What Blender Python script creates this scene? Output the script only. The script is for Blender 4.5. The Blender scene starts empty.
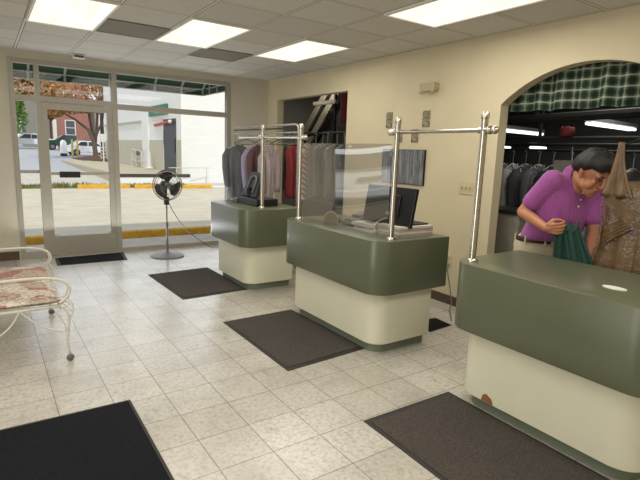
import bpy, bmesh, math, random
from mathutils import Vector, Matrix
random.seed(7)
PI = math.pi
S = bpy.context.scene
COL = S.collection

# ------------------------------------------------------------------ materials
def lin(c):
    return tuple(((v/255)/12.92 if v/255 <= .04045 else ((v/255+.055)/1.055)**2.4) for v in c)

class NT:
    def __init__(s, name):
        s.m = bpy.data.materials.new(name); s.m.use_nodes = True
        s.t = s.m.node_tree; s.n = s.t.nodes; s.n.clear()
        s.out = s.n.new('ShaderNodeOutputMaterial')
    def add(s, typ, **k):
        n = s.n.new('ShaderNode'+typ)
        for a, b in k.items(): setattr(n, a, b)
        return n
    def link(s, a, b): s.t.links.new(a, b)
    def math(s, op, a, b=None, c=None):
        n = s.add('Math', operation=op)
        for i, v in enumerate((a, b, c)):
            if v is None: continue
            if isinstance(v, (int, float)): n.inputs[i].default_value = v
            else: s.link(v, n.inputs[i])
        return n.outputs[0]
    def mix(s, f, a, b, mode='MIX'):
        n = s.add('Mix', data_type='RGBA', blend_type=mode)
        for i, v in ((0, f), (6, a), (7, b)):
            if isinstance(v, (int, float)): n.inputs[i].default_value = v
            elif isinstance(v, tuple): n.inputs[i].default_value = v+(1,) if len(v) == 3 else v
            else: s.link(v, n.inputs[i])
        return n.outputs[2]
    def noise(s, scale, vec=None, detail=4, rough=.55, sc=None):
        n = s.add('TexNoise'); n.inputs['Scale'].default_value = scale
        n.inputs['Detail'].default_value = detail; n.inputs['Roughness'].default_value = rough
        if vec is None: vec = s.obj()
        if sc:
            mp = s.add('Mapping'); mp.inputs['Scale'].default_value = sc; s.link(vec, mp.inputs[0]); vec = mp.outputs[0]
        s.link(vec, n.inputs['Vector']); return n.outputs['Fac']
    def ramp(s, f, lo, hi):
        n = s.add('MapRange'); n.inputs[1].default_value = lo; n.inputs[2].default_value = hi
        s.link(f, n.inputs[0]); return n.outputs[0]
    def obj(s):
        return s.add('TexCoord').outputs['Object']
    def xyz(s, v=None):
        n = s.add('SeparateXYZ'); s.link(v or s.obj(), n.inputs[0]); return n.outputs
    def princ(s, base, rough=.5, metal=0., spec=.5, bump=None, bstr=.3, bdist=.01, coat=0, sheen=0, emit=None, estr=0):
        p = s.add('BsdfPrincipled')
        def put(k, v):
            if isinstance(v, (int, float)): p.inputs[k].default_value = v
            elif isinstance(v, tuple): p.inputs[k].default_value = v+(1,)
            else: s.link(v, p.inputs[k])
        put('Base Color', base); put('Roughness', rough); put('Metallic', metal); put('Specular IOR Level', spec)
        if coat: put('Coat Weight', coat)
        if sheen: put('Sheen Weight', sheen)
        if emit: put('Emission Color', emit); put('Emission Strength', estr)
        if bump is not None:
            b = s.add('Bump'); b.inputs['Strength'].default_value = bstr; b.inputs['Distance'].default_value = bdist
            s.link(bump, b.inputs['Height']); s.link(b.outputs[0], p.inputs['Normal'])
        s.link(p.outputs[0], s.out.inputs[0]); return p

def basic(name, c, rough=.5, metal=0., var=.12, nscale=18, bstr=0., spec=.5, stretch=None, sheen=0, c2=None, coat=0):
    t = NT(name); a = lin(c); b = lin(c2) if c2 else tuple(v*(1-var*2) for v in a)
    f = t.noise(nscale, sc=stretch)
    colr = t.mix(t.ramp(f, .3, .7), a, b)
    t.princ(colr, rough, metal, spec, f if bstr else None, bstr, sheen=sheen, coat=coat)
    return t.m

def clear_mat(name, ior=1.5, tint=(1, 1, 1), rough=.0, haze=0., hz=(.8, .8, .8), wob=0., wscale=6):
    t = NT(name)
    tr = t.add('BsdfTransparent'); tr.inputs[0].default_value = tint+(1,)
    gl = t.add('BsdfGlossy'); gl.inputs['Roughness'].default_value = rough
    lw = t.add('LayerWeight'); lw.inputs[0].default_value = .5; F0 = ((ior-1)/(ior+1))**2
    fr = t.add('Math', operation='MULTIPLY_ADD'); t.link(t.math('POWER', lw.outputs['Facing'], 4.), fr.inputs[0]); fr.inputs[1].default_value = 1-F0; fr.inputs[2].default_value = F0
    if wob:
        b = t.add('Bump'); b.inputs['Strength'].default_value = wob; b.inputs['Distance'].default_value = .03
        t.link(t.noise(wscale, detail=2), b.inputs['Height'])
        t.link(b.outputs[0], gl.inputs['Normal']); t.link(b.outputs[0], lw.inputs['Normal'])
    mx = t.add('MixShader'); t.link(fr.outputs[0], mx.inputs[0]); t.link(tr.outputs[0], mx.inputs[1]); t.link(gl.outputs[0], mx.inputs[2])
    o = mx.outputs[0]
    if haze:
        d = t.add('BsdfDiffuse'); d.inputs[0].default_value = hz+(1,)
        m2 = t.add('MixShader'); m2.inputs[0].default_value = haze
        t.link(o, m2.inputs[1]); t.link(d.outputs[0], m2.inputs[2]); o = m2.outputs[0]
    t.link(o, t.out.inputs[0]); return t.m

def floor_mat():
    t = NT('vinyl_tile'); x, y, z = t.xyz()
    u = t.math('DIVIDE', t.math('SUBTRACT', x, .8814), .3048); v = t.math('DIVIDE', t.math('SUBTRACT', y, 2.7047), .3048)
    def edge(w):
        f = t.math('FRACT', t.math('ADD', w, 100)); return t.math('MINIMUM', f, t.math('SUBTRACT', 1, f))
    e = t.math('MINIMUM', edge(u), edge(v))
    line = t.math('SUBTRACT', 1, t.ramp(e, .004, .014))
    cb = t.add('CombineXYZ'); t.link(t.math('FLOOR', u), cb.inputs[0]); t.link(t.math('FLOOR', v), cb.inputs[1])
    wn = t.add('TexWhiteNoise'); t.link(cb.outputs[0], wn.inputs[0])
    n1 = t.noise(38, detail=6, rough=.7); n2 = t.noise(1.6, detail=5, rough=.65); n3 = t.noise(9, detail=6, rough=.75, sc=(1, .5, 1))
    c = t.mix(wn.outputs[0], lin((190, 185, 174)), lin((206, 201, 191)))
    c = t.mix(t.ramp(n1, .45, .75), c, lin((152, 146, 132)))
    c = t.mix(t.math('MULTIPLY', t.ramp(n2, .45, .7), .6), c, lin((152, 145, 132)))
    c = t.mix(t.math('MULTIPLY', t.ramp(n3, .56, .74), .6), c, lin((124, 116, 104)))
    c = t.mix(t.math('MULTIPLY', line, .7), c, lin((88, 80, 68)))
    r = t.math('ADD', .13, t.math('MULTIPLY', n3, .2))
    h = t.math('SUBTRACT', t.math('MULTIPLY', n2, .3), line)
    p = t.princ(c, r, spec=1., bump=h, bstr=.10, bdist=.004, coat=.25); p.inputs['Coat Roughness'].default_value = .28
    return t.m

def ceiling_mat():
    t = NT('acoustic_tile'); x, y, z = t.xyz()
    u = t.math('DIVIDE', t.math('SUBTRACT', x, 4.10), .61); v = t.math('DIVIDE', t.math('SUBTRACT', y, 5.80), .61)
    def edge(w):
        f = t.math('FRACT', t.math('ADD', w, 100)); return t.math('MINIMUM', f, t.math('SUBTRACT', 1, f))
    e = t.math('MINIMUM', edge(u), edge(v))
    bar = t.math('LESS_THAN', e, .016)
    rim = t.math('LESS_THAN', e, .03)
    cb = t.add('CombineXYZ'); t.link(t.math('FLOOR', u), cb.inputs[0]); t.link(t.math('FLOOR', v), cb.inputs[1])
    wn = t.add('TexWhiteNoise'); t.link(cb.outputs[0], wn.inputs[0])
    n1 = t.noise(90, detail=3)
    c = t.mix(wn.outputs[0], lin((208, 204, 194)), lin((196, 192, 182)))
    c = t.mix(t.ramp(n1, .5, .8), c, lin((176, 171, 160)))
    c = t.mix(rim, c, lin((120, 114, 102))); c = t.mix(bar, c, lin((214, 210, 200)))
    t.princ(c, .8, spec=.2, bump=n1, bstr=.15, bdist=.004)
    return t.m

def plaid_mat():
    t = NT('green_plaid_cotton'); uv = t.add('UVMap'); x, y, z = t.xyz(uv.outputs[0])
    def wave(w, per, ph, lo, hi):
        f = t.math('SINE', t.math('MULTIPLY', t.math('ADD', w, ph), 2*PI/per)); return t.ramp(f, lo, hi)
    c = lin((84, 102, 84)); g = lin((24, 38, 28)); wt = lin((206, 210, 190))
    c1 = t.mix(t.math('MULTIPLY', wave(x, .075, 0, -.1, .35), .75), c, g)
    c1 = t.mix(t.math('MULTIPLY', wave(y, .085, 0, -.1, .35), .7), c1, g)
    c1 = t.mix(t.math('MULTIPLY', wave(x, .075, .0375, .8, .98), .22), c1, wt)
    c1 = t.mix(t.math('MULTIPLY', wave(y, .085, .0425, .8, .96), .42), c1, wt)
    t.princ(c1, .85, spec=.2); return t.m

def cushion_mat():
    t = NT('patchwork_print'); o = t.obj()
    mp = t.add('Mapping'); mp.inputs['Scale'].default_value = (5.5, 7.5, .3); t.link(o, mp.inputs[0])
    v = t.add('TexVoronoi', distance='CHEBYCHEV'); v.inputs['Scale'].default_value = 1; t.link(mp.outputs[0], v.inputs['Vector'])
    s = t.add('SeparateColor'); t.link(v.outputs['Color'], s.inputs[0])
    c = t.mix(t.math('GREATER_THAN', s.outputs[0], .45), lin((180, 168, 150)), lin((164, 116, 108)))
    c = t.mix(t.math('GREATER_THAN', s.outputs[1], .7), c, lin((206, 198, 182)))
    n = t.noise(26, detail=4, rough=.7, sc=(1, 2.2, 1)); n2 = t.noise(60, detail=3)
    c = t.mix(t.math('MULTIPLY', t.ramp(n, .46, .58), .7), c, lin((128, 84, 80)))
    c = t.mix(t.math('MULTIPLY', t.ramp(n2, .55, .68), .5), c, lin((224, 216, 200)))
    t.princ(c, .85, spec=.2, bump=n2, bstr=.2); return t.m

def mat_mat(name, a, b):
    t = NT(name); n = t.noise(160, detail=2); n2 = t.noise(3, detail=5)
    c = t.mix(t.ramp(n, .35, .65), lin(a), lin(b)); c = t.mix(t.math('MULTIPLY', t.ramp(n2, .4, .7), .25), c, lin(b))
    t.princ(c, .95, spec=.15, bump=n, bstr=.6, bdist=.006); return t.m

def brick_mat(name, c1, c2, mo, sc=1., bstr=.5):
    t = NT(name); o = t.obj(); x, y, z = t.xyz(o)
    cb = t.add('CombineXYZ'); t.link(t.math('ADD', x, y), cb.inputs[0]); t.link(z, cb.inputs[1])
    b = t.add('TexBrick'); b.inputs['Scale'].default_value = sc
    b.inputs['Color1'].default_value = lin(c1)+(1,); b.inputs['Color2'].default_value = lin(c2)+(1,); b.inputs['Mortar'].default_value = lin(mo)+(1,)
    b.inputs['Mortar Size'].default_value = .012; b.inputs['Brick Width'].default_value = .4; b.inputs['Row Height'].default_value = .15
    t.link(cb.outputs[0], b.inputs[0])
    t.princ(b.outputs[0], .8, spec=.2, bump=b.outputs[1], bstr=-bstr, bdist=.01); return t.m

def shirt_mat():
    t = NT('purple_checked_knit'); x, y, z = t.xyz()
    def st(w): 
        f = t.math('FRACT', t.math('MULTIPLY', w, 80)); return t.math('LESS_THAN', f, .35)
    k = t.math('MULTIPLY', st(z), st(t.math('ADD', x, y)))
    n = t.noise(5)
    c = t.mix(t.ramp(n, .3, .7), lin((160, 88, 150)), lin((146, 76, 138)))
    c = t.mix(t.math('MULTIPLY', k, .45), c, lin((96, 40, 96)))
    t.princ(c, .85, spec=.2, sheen=.2); return t.m

def art_mat():
    t = NT('grey_birch_print'); n = t.noise(9, detail=6, rough=.65, sc=(1, 4, .35)); n2 = t.noise(30, detail=3, sc=(1, 2, .5))
    c = t.mix(t.ramp(n, .32, .66), lin((40, 42, 46)), lin((150, 150, 152)))
    c = t.mix(t.math('MULTIPLY', t.ramp(n2, .5, .7), .5), c, lin((70, 70, 76)))
    t.princ(c, .35); return t.m

def foliage_mat(name, a, b):
    t = NT(name); inf = t.add('NewGeometry'); c = t.mix(inf.outputs['Random Per Island'], lin(a), lin(b))
    p = t.princ(c, .7, spec=.2); return t.m

def emit_mat(name, c, st, streak=None):
    t = NT(name); e = t.add('Emission'); e.inputs[1].default_value = st
    if streak:
        n = t.noise(3, detail=2, sc=(3.2, .3, 1)); t.link(t.mix(t.ramp(n, .35, .7), lin(c), lin(streak)), e.inputs[0])
    else: e.inputs[0].default_value = lin(c)+(1,)
    t.link(e.outputs[0], t.out.inputs[0]); return t.m

MT = {
 'floor': floor_mat(), 'ceiling': ceiling_mat(), 'plaid': plaid_mat(), 'cushion': cushion_mat(), 'shirt': shirt_mat(), 'art': art_mat(),
 'wall_tan': basic('tan_wall_paint', (210, 198, 166), .6, var=.03, nscale=3, spec=.3),
 'wall_grey': basic('beige_wall_paint', (204, 198, 180), .6, var=.03, nscale=3, spec=.3),
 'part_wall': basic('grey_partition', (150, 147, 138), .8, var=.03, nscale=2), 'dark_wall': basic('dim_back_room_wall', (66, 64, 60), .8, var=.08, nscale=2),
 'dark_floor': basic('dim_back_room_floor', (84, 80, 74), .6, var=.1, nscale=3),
 'base': basic('brown_vinyl_base', (84, 66, 50), .5, var=.05),
 'alu': basic('bronze_aluminium', (168, 163, 150), .38, metal=.2, var=.04),
 'black': basic('black_plastic', (24, 24, 26), .4, var=.1),
 'blackmetal': basic('black_metal', (38, 37, 36), .45, metal=.4, var=.1),
 'chrome': basic('brushed_chrome', (206, 200, 188), .22, metal=1., var=.05, nscale=60),
 'greenlam': basic('green_laminate', (91, 95, 74), .3, var=.035, nscale=4, spec=.5),
 'greenkick': basic('green_kick_paint', (118, 126, 108), .45, var=.08, nscale=6),
 'cream': basic('cream_laminate', (216, 214, 190), .42, var=.02, nscale=5),
 'chip': basic('bare_chipboard', (150, 98, 56), .9, var=.15, nscale=60),
 'white': basic('white_paint', (222, 220, 212), .45, var=.03),
 'whitemetal': basic('white_wrought_iron', (212, 208, 196), .45, var=.06, nscale=40),
 'rackmetal': basic('worn_rack_tube', (172, 168, 156), .45, metal=.3), 'paper': basic('white_card', (212, 206, 194), .7, var=.05, nscale=30),
 'boxbrown': basic('pale_carton', (178, 166, 148), .75, var=.06, nscale=30),
 'ivory': basic('ivory_plastic', (206, 192, 150), .4, var=.03),
 'beige': basic('beige_plastic', (176, 164, 134), .45, var=.03),
 'camo': basic('mottled_stone_print', (176, 164, 128), .5, nscale=34, c2=(44, 48, 40)),
 'fanblade': basic('dark_fan_plastic', (46, 44, 44), .4, var=.08),
 'fangrey': basic('grey_fan_metal', (128, 124, 118), .4, metal=.5, var=.05),
 'matdark': mat_mat('charcoal_loop_pile', (30, 32, 36), (16, 17, 20)),
 'matgrey': mat_mat('brown_grey_loop_pile', (86, 80, 74), (62, 57, 52)),
 'rubber': basic('mat_rubber', (46, 43, 40), .7, var=.05),
 'lens': emit_mat('fluorescent_diffuser', (255, 248, 232), 1.2, (255, 240, 212)),
 'tube': emit_mat('fluorescent_tube', (236, 240, 240), 2.2),
 'vent': basic('dusty_vent_mesh', (142, 134, 120), .7, var=.12, nscale=120),
 'glass': clear_mat('window_glass', 1.3), 'plastic': clear_mat('poly_cover', 1.45, rough=.12, haze=.05, hz=(.62, .62, .62), wob=1., wscale=16),
 'gownfilm': clear_mat('gown_film', 1.5, rough=.12, haze=.01, hz=(.6, .55, .45), wob=1., wscale=30),
 'guard': clear_mat('clear_acrylic', 4.4, tint=(.98, .98, .97), haze=.02),
 'skin': basic('skin', (178, 120, 88), .5, var=.05, nscale=8), 'hair': basic('dark_brown_hair', (26, 21, 18), .6, var=.3, nscale=60, stretch=(1, 1, .2)),
 'lip': basic('lip', (140, 80, 68), .5), 'eye': basic('eye', (24, 18, 16), .25),
 'khaki': basic('khaki_cotton', (186, 176, 152), .85, var=.06), 'belt': basic('brown_leather_belt', (64, 34, 28), .45),
 'shoe': basic('brown_shoe', (50, 38, 30), .5), 'greencloth': basic('dark_green_cloth', (24, 66, 56), .7, var=.2, nscale=9),
 'gown': basic('bronze_satin', (116, 86, 44), .38, nscale=22, c2=(70, 50, 24), stretch=(1.5, 1.5, .35), bstr=.8),
 'awning': basic('green_awning_canvas', (52, 92, 72), .8, var=.08), 'rod': basic('galvanised_tube', (214, 212, 204), .5, metal=.2),
 'asphalt': basic('sunlit_pavement', (205, 196, 176), .9, nscale=1.4, c2=(188, 178, 158), stretch=(1, 1.3, 1)),
 'darkasphalt': basic('darkened_asphalt', (84, 82, 80), .9, nscale=5), 'walk': basic('concrete_walk', (204, 198, 184), .9, nscale=4),  # side lot colour darkened like shade, so the car reflection stands out
 'street': basic('street_asphalt', (176, 178, 182), .85, nscale=1, var=.05),
 'yellow': basic('yellow_kerb_paint', (226, 178, 40), .7, nscale=9, c2=(190, 140, 40)),
 'yellowpost': basic('yellow_post_paint', (226, 206, 110), .6), 'grass': basic('dry_grass', (140, 132, 74), .9, nscale=9, c2=(92, 104, 48)),
 'mulch': basic('bark_mulch', (92, 64, 48), .95, nscale=14), 'whitewall': brick_mat('white_painted_block', (234, 234, 230), (230, 230, 226), (226, 226, 222), bstr=.15),
 'beigewall': basic('beige_painted_block', (192, 188, 168), .8, var=.03), 'redbrick': brick_mat('red_brick', (158, 106, 94), (144, 92, 82), (176, 146, 134)),
 'dock': basic('dock_concrete', (196, 186, 160), .9), 'dockedge': basic('dock_bumper', (70, 66, 60), .8),
 'darkdoor': basic('dark_door_paint', (62, 66, 72), .5), 'signgreen': basic('green_sign', (38, 116, 92), .5), 'redpole': basic('red_paint', (196, 62, 66), .5),
 'carwhite': basic('white_car_paint', (244, 245, 246), .25, var=.01, coat=.5), 'cargreen': basic('green_car_paint', (28, 78, 62), .25, var=.05, coat=.5),
 'carglass': basic('car_glass', (64, 72, 80), .1, var=.05), 'tyre': basic('tyre_rubber', (28, 28, 30), .8), 'hub': basic('alloy_wheel', (150, 150, 150), .4, metal=.6),
 'tail': basic('tail_lamp', (190, 24, 24), .3), 'plate': basic('number_plate', (160, 160, 160), .5),
 'bark': basic('grey_bark', (108, 94, 82), .9, nscale=12, var=.2),
 'leaf_o': foliage_mat('autumn_leaves', (196, 146, 92), (140, 110, 72)), 'leaf_g': foliage_mat('bright_green_leaves', (128, 160, 72), (54, 96, 44)),
 'leaf_d': foliage_mat('dark_green_leaves', (74, 90, 62), (40, 54, 40)),
 'pane': basic('far_window_pane', (86, 92, 96), .2), 'roof': basic('roof_shingle', (110, 104, 98), .9),
 'grey': basic('grey_painted_metal', (150, 148, 140), .5), 'steelbeam': basic('dark_steel', (30, 29, 28), .6, metal=.3),
 'woodrail': basic('pale_conveyor_strip', (158, 150, 132), .5),
 'cardgrey': basic('grey_device_plastic', (104, 104, 100), .45), 'brown': basic('olive_brown_card', (104, 92, 56), .6), 'rim': basic('pale_rim', (186, 174, 138), .5),
 'cabinet': basic('grey_cabinet', (140, 134, 122), .6), 'redcloth': basic('dark_red_cloth', (104, 24, 30), .8),
}

# ------------------------------------------------------------------ geometry
class MB:
    def __init__(s): s.v = []; s.f = []; s.uv = {}
    def add(s, vs, fs):
        k = len(s.v); s.v += [Vector(p) for p in vs]; s.f += [tuple(i+k for i in f) for f in fs]; return s
    def box(s, x0, x1, y0, y1, z0, z1, M=None):
        vs = [Vector((x, y, z)) for z in (z0, z1) for x, y in ((x0, y0), (x1, y0), (x1, y1), (x0, y1))]
        if M: vs = [M @ p for p in vs]
        return s.add(vs, [(3, 2, 1, 0), (4, 5, 6, 7), (0, 1, 5, 4), (1, 2, 6, 5), (2, 3, 7, 6), (3, 0, 4, 7)])
    def prism(s, poly, z0, z1, M=None):
        n = len(poly)
        vs = [Vector((x, y, z0)) for x, y in poly]+[Vector((x, y, z1)) for x, y in poly]
        if M: vs = [M @ p for p in vs]
        return s.add(vs, [tuple(range(n-1, -1, -1)), tuple(range(n, 2*n))]+[(i, (i+1) % n, n+(i+1) % n, n+i) for i in range(n)])
    def rings(s, rings, cap=True, closed=True):
        n = len(rings[0]); vs = [p for r in rings for p in r]; fs = []
        for j in range(len(rings)-1):
            for i in range(n if closed else n-1):
                a = j*n+i; b = j*n+(i+1) % n; fs.append((a, b, b+n, a+n))
        if cap and closed:
            fs.append(tuple(range(n-1, -1, -1))); fs.append(tuple((len(rings)-1)*n+i for i in range(n)))
        return s.add(vs, fs)
    def tube(s, pts, r, n=8, cap=True):
        pts = [Vector(p) for p in pts]; rs = r if isinstance(r, (list, tuple)) else [r]*len(pts)
        t0 = (pts[1]-pts[0]).normalized(); up = Vector((0, 0, 1)) if abs(t0.z) < .9 else Vector((1, 0, 0))
        u = t0.cross(up).normalized(); R = []
        for i, p in enumerate(pts):
            t = (pts[min(i+1, len(pts)-1)]-pts[max(i-1, 0)]).normalized()
            u = (u-t*u.dot(t)).normalized(); w = t.cross(u)
            R.append([p+(u*math.cos(2*PI*k/n)+w*math.sin(2*PI*k/n))*rs[i] for k in range(n)])
        return s.rings(R, cap)
    def lathe(s, prof, c=(0, 0, 0), n=20, M=None):
        c = Vector(c); R = []
        for r, z in prof:
            ring = [Vector((r*math.cos(2*PI*k/n), r*math.sin(2*PI*k/n), z)) for k in range(n)]
            if M: ring = [M @ p for p in ring]
            R.append([p+c for p in ring])
        return s.rings(R)
    def ball(s, c, r, n=12, M=None):
        c = Vector(c); rx, ry, rz = r if isinstance(r, (tuple, list)) else (r, r, r); R = []
        for j in range(n//2+1):
            a = -PI/2+PI*j/(n//2); a = max(min(a, PI/2-.02), -PI/2+.02)
            ring = [Vector((rx*math.cos(a)*math.cos(2*PI*k/n), ry*math.cos(a)*math.sin(2*PI*k/n), rz*math.sin(a))) for k in range(n)]
            if M: ring = [M @ p for p in ring]
            R.append([p+c for p in ring])
        return s.rings(R)
    def grid(s, fn, nu, nv, uvfn=None):
        k = len(s.v)
        for j in range(nv+1):
            for i in range(nu+1):
                s.v.append(Vector(fn(i/nu, j/nv)))
                if uvfn: s.uv[len(s.v)-1] = uvfn(i/nu, j/nv)
        for j in range(nv):
            for i in range(nu):
                a = k+j*(nu+1)+i; s.f.append((a, a+1, a+nu+2, a+nu+1))
        return s
    def build(s, name, mat, parent=None, smooth=False, bevel=0, solid=0, origin=None):
        if parent is not None: o = parent_world(parent)
        elif origin is not None: o = Vector(origin)
        else:
            xs = [p.x for p in s.v]; ys = [p.y for p in s.v]; o = Vector(((min(xs)+max(xs))/2, (min(ys)+max(ys))/2, min(p.z for p in s.v)))
        me = bpy.data.meshes.new(name); me.from_pydata([p-o for p in s.v], [], s.f)
        bm = bmesh.new(); bm.from_mesh(me); bmesh.ops.recalc_face_normals(bm, faces=bm.faces)
        if bevel: 
            bmesh.ops.bevel(bm, geom=[e for e in bm.edges if len(e.link_faces) == 2 and e.calc_face_angle(0) > .6], offset=bevel, segments=2, affect='EDGES', profile=.5)
        if s.uv:
            L = bm.loops.layers.uv.new('UVMap'); bm.verts.index_update()
            for f in bm.faces:
                for l in f.loops: l[L].uv = s.uv.get(l.vert.index, (0, 0))
        bm.to_mesh(me); bm.free()
        me.materials.append(MT[mat])
        if smooth:
            for p in me.polygons: p.use_smooth = True
            if smooth == 'auto': me.set_sharp_from_angle(angle=.7)
        ob = bpy.data.objects.new(name, me); COL.objects.link(ob)
        if parent is not None: ob.parent = parent
        else: ob.location = o
        if solid:
            m = ob.modifiers.new('thickness', 'SOLIDIFY'); m.thickness = solid; m.offset = 0
        return ob

def parent_world(p):
    o = Vector(p.location); q = p.parent
    while q: o += Vector(q.location); q = q.parent
    return o
def tag(o, label=None, cat=None, group=None, kind=None):
    for k, v in (('label', label), ('category', cat), ('group', group), ('kind', kind)):
        if v: o[k] = v
    return o
def thing(name, label, cat, loc=(0, 0, 0), group=None, kind=None):
    o = bpy.data.objects.new(name, None); COL.objects.link(o); o.location = loc; o.empty_display_size = .1
    return tag(o, label, cat, group, kind)
def struct(name, mb, mat, parent=None, **k):
    o = mb.build(name, mat, parent, origin=(0, 0, 0) if parent is None else None, **k)
    if parent is None: o['kind'] = 'structure'
    return o
def copy_tree(o, parent=None):
    c = o.copy(); COL.objects.link(c)
    if parent is not None: c.parent = parent
    for ch in list(o.children): copy_tree(ch, c)
    return c
def rrect(x0, x1, y0, y1, r, n=6):
    """rounded rectangle, r = radii at (x0,y0),(x1,y0),(x1,y1),(x0,y1)"""
    pts = []
    for (cx, cy, a0), q in zip(((x0, y0, PI), (x1, y0, 1.5*PI), (x1, y1, 0), (x0, y1, .5*PI)), r):
        sx = 1 if cx == x0 else -1; sy = 1 if cy == y0 else -1
        if q <= 0: pts.append((cx, cy)); continue
        for k in range(n+1):
            a = a0+PI/2*k/n; pts.append((cx+sx*q+q*math.cos(a), cy+sy*q+q*math.sin(a)))
    return pts
def blob_mesh(name, chains, mat, parent, voxel=.008, smooth=4, lofts=()):
    """one continuous skin round chains of tapered capsules"""
    mb = MB()
    for ch in chains:
        for i in range(len(ch)):
            p, r = Vector(ch[i][0]), ch[i][1]
            mb.ball(p, r, 14)
            if i+1 < len(ch):
                q, s_ = Vector(ch[i+1][0]), ch[i+1][1]
                if (q-p).length > 1e-4: mb.tube([p, q], [r, s_], 14)
    for rings in lofts: mb.rings(rings)
    ob = mb.build(name, mat, parent, smooth=True)
    m = ob.modifiers.new('r', 'REMESH'); m.mode = 'VOXEL'; m.voxel_size = voxel; m.use_smooth_shade = True
    m = ob.modifiers.new('s', 'SMOOTH'); m.factor = .5; m.iterations = smooth
    dg = bpy.context.evaluated_depsgraph_get(); me = bpy.data.meshes.new_from_object(ob.evaluated_get(dg))
    me.materials.clear(); me.materials.append(MT[mat])
    for p in me.polygons: p.use_smooth = True
    ob.modifiers.clear(); ob.data = me
    return ob

# ------------------------------------------------------------------ camera
CH = 1.5953; F_, YAW, PITCH, ROLL = 490.57, .6025, .1774, .0357
fw = Vector((math.sin(YAW)*math.cos(PITCH), math.cos(YAW)*math.cos(PITCH), -math.sin(PITCH)))
rt = Vector((math.cos(YAW), -math.sin(YAW), 0)); up = rt.cross(fw)
r2 = math.cos(ROLL)*rt+math.sin(ROLL)*up; u2 = -math.sin(ROLL)*rt+math.cos(ROLL)*up
cam = bpy.data.cameras.new('camera'); co = bpy.data.objects.new('camera', cam); COL.objects.link(co)
cam.sensor_width = 36; cam.sensor_fit = 'HORIZONTAL'; cam.lens = F_*36/640; cam.clip_start = .05; cam.clip_end = 400
co.matrix_world = Matrix(((r2.x, u2.x, -fw.x, 0), (r2.y, u2.y, -fw.y, 0), (r2.z, u2.z, -fw.z, CH), (0, 0, 0, 1)))
S.camera = co

# ------------------------------------------------------------------ room shell
WX, WY, HC = 4.13, 7.72, 2.76
XL, YB = -3.4, -2.6
struct('floor', MB().box(XL-.15, WX+.12, YB-.15, WY+.14, -.15, 0), 'floor')
struct('ceiling', MB().box(XL-.15, WX+.12, YB-.15, WY+.14, HC, HC+.12), 'ceiling')
struct('wall_left', MB().box(XL-.15, XL, YB, WY+.14, 0, HC), 'wall_grey')
struct('wall_back', MB().box(XL, WX, YB-.15, YB, 0, HC), 'wall_grey')
# window wall: solid left strip, pier between windows, header, right pier
W2L, W2R = -3.2, -1.1
wf = MB()
wf.box(XL, W2L, WY, WY+.14, 0, HC).box(W2R, .35, WY, WY+.14, 0, HC).box(3.43, WX+.12, WY, WY+.14, 0, HC)
wf.box(W2L, W2R, WY, WY+.14, 2.66, HC).box(.35, 3.43, WY, WY+.14, 2.66, HC).box(W2L, W2R, WY, WY+.14, 0, .45)
struct('wall_front', wf, 'wall_grey')
# right wall with a rectangular pass-through and an arch
T = .12; O1 = (5.47, 7.40, 2.42); AY0, AY1, ASP, AAP = 1.45, 3.04, 2.10, 2.40
wr = MB()
wr.box(WX, WX+T, O1[1], WY, 0, HC).box(WX, WX+T, O1[0], O1[1], O1[2], HC).box(WX, WX+T, AY1, O1[0], 0, HC).box(WX, WX+T, YB, AY0, 0, HC)
cy = (AY0+AY1)/2; hw = (AY1-AY0)/2; rise = AAP-ASP; AR = (hw*hw+rise*rise)/(2*rise)
def arch_z(y): return AAP-AR+math.sqrt(max(AR*AR-(y-cy)**2, 0))
N = 28
for x in (WX, WX+T):
    wr.grid(lambda u, v, x=x: (x, AY0+(AY1-AY0)*u, (arch_z(AY0+(AY1-AY0)*u) if v < .5 else HC)), N, 1)
wr.grid(lambda u, v: (WX+T*v, AY0+(AY1-AY0)*u, arch_z(AY0+(AY1-AY0)*u)), N, 1)
struct('wall_right', wr, 'wall_tan')
bb = MB().box(WX-.012, WX, AY1, O1[0]+1.9, 0, .10)
struct('baseboard_right', bb, 'base')
struct('baseboard_front', MB().box(XL, .33, WY-.012, WY, 0, .12).box(3.45, WX, WY-.012, WY, 0, .12), 'base')

# back room
BX, BY0, BY1, BH = 8.6, -.6, 9.2, 2.95
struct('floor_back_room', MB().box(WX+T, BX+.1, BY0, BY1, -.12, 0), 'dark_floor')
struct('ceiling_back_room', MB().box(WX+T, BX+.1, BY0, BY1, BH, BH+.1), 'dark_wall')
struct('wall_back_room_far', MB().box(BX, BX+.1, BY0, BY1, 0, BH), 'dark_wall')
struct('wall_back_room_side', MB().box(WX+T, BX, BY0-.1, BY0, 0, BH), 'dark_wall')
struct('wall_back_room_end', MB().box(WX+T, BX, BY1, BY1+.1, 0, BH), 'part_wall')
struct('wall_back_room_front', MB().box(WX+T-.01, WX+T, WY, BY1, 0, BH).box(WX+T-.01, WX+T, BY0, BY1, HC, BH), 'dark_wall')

struct('wall_partition', MB().box(6.3, 6.4, 6.2, 9.2, 0, 2.9), 'part_wall')

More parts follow.
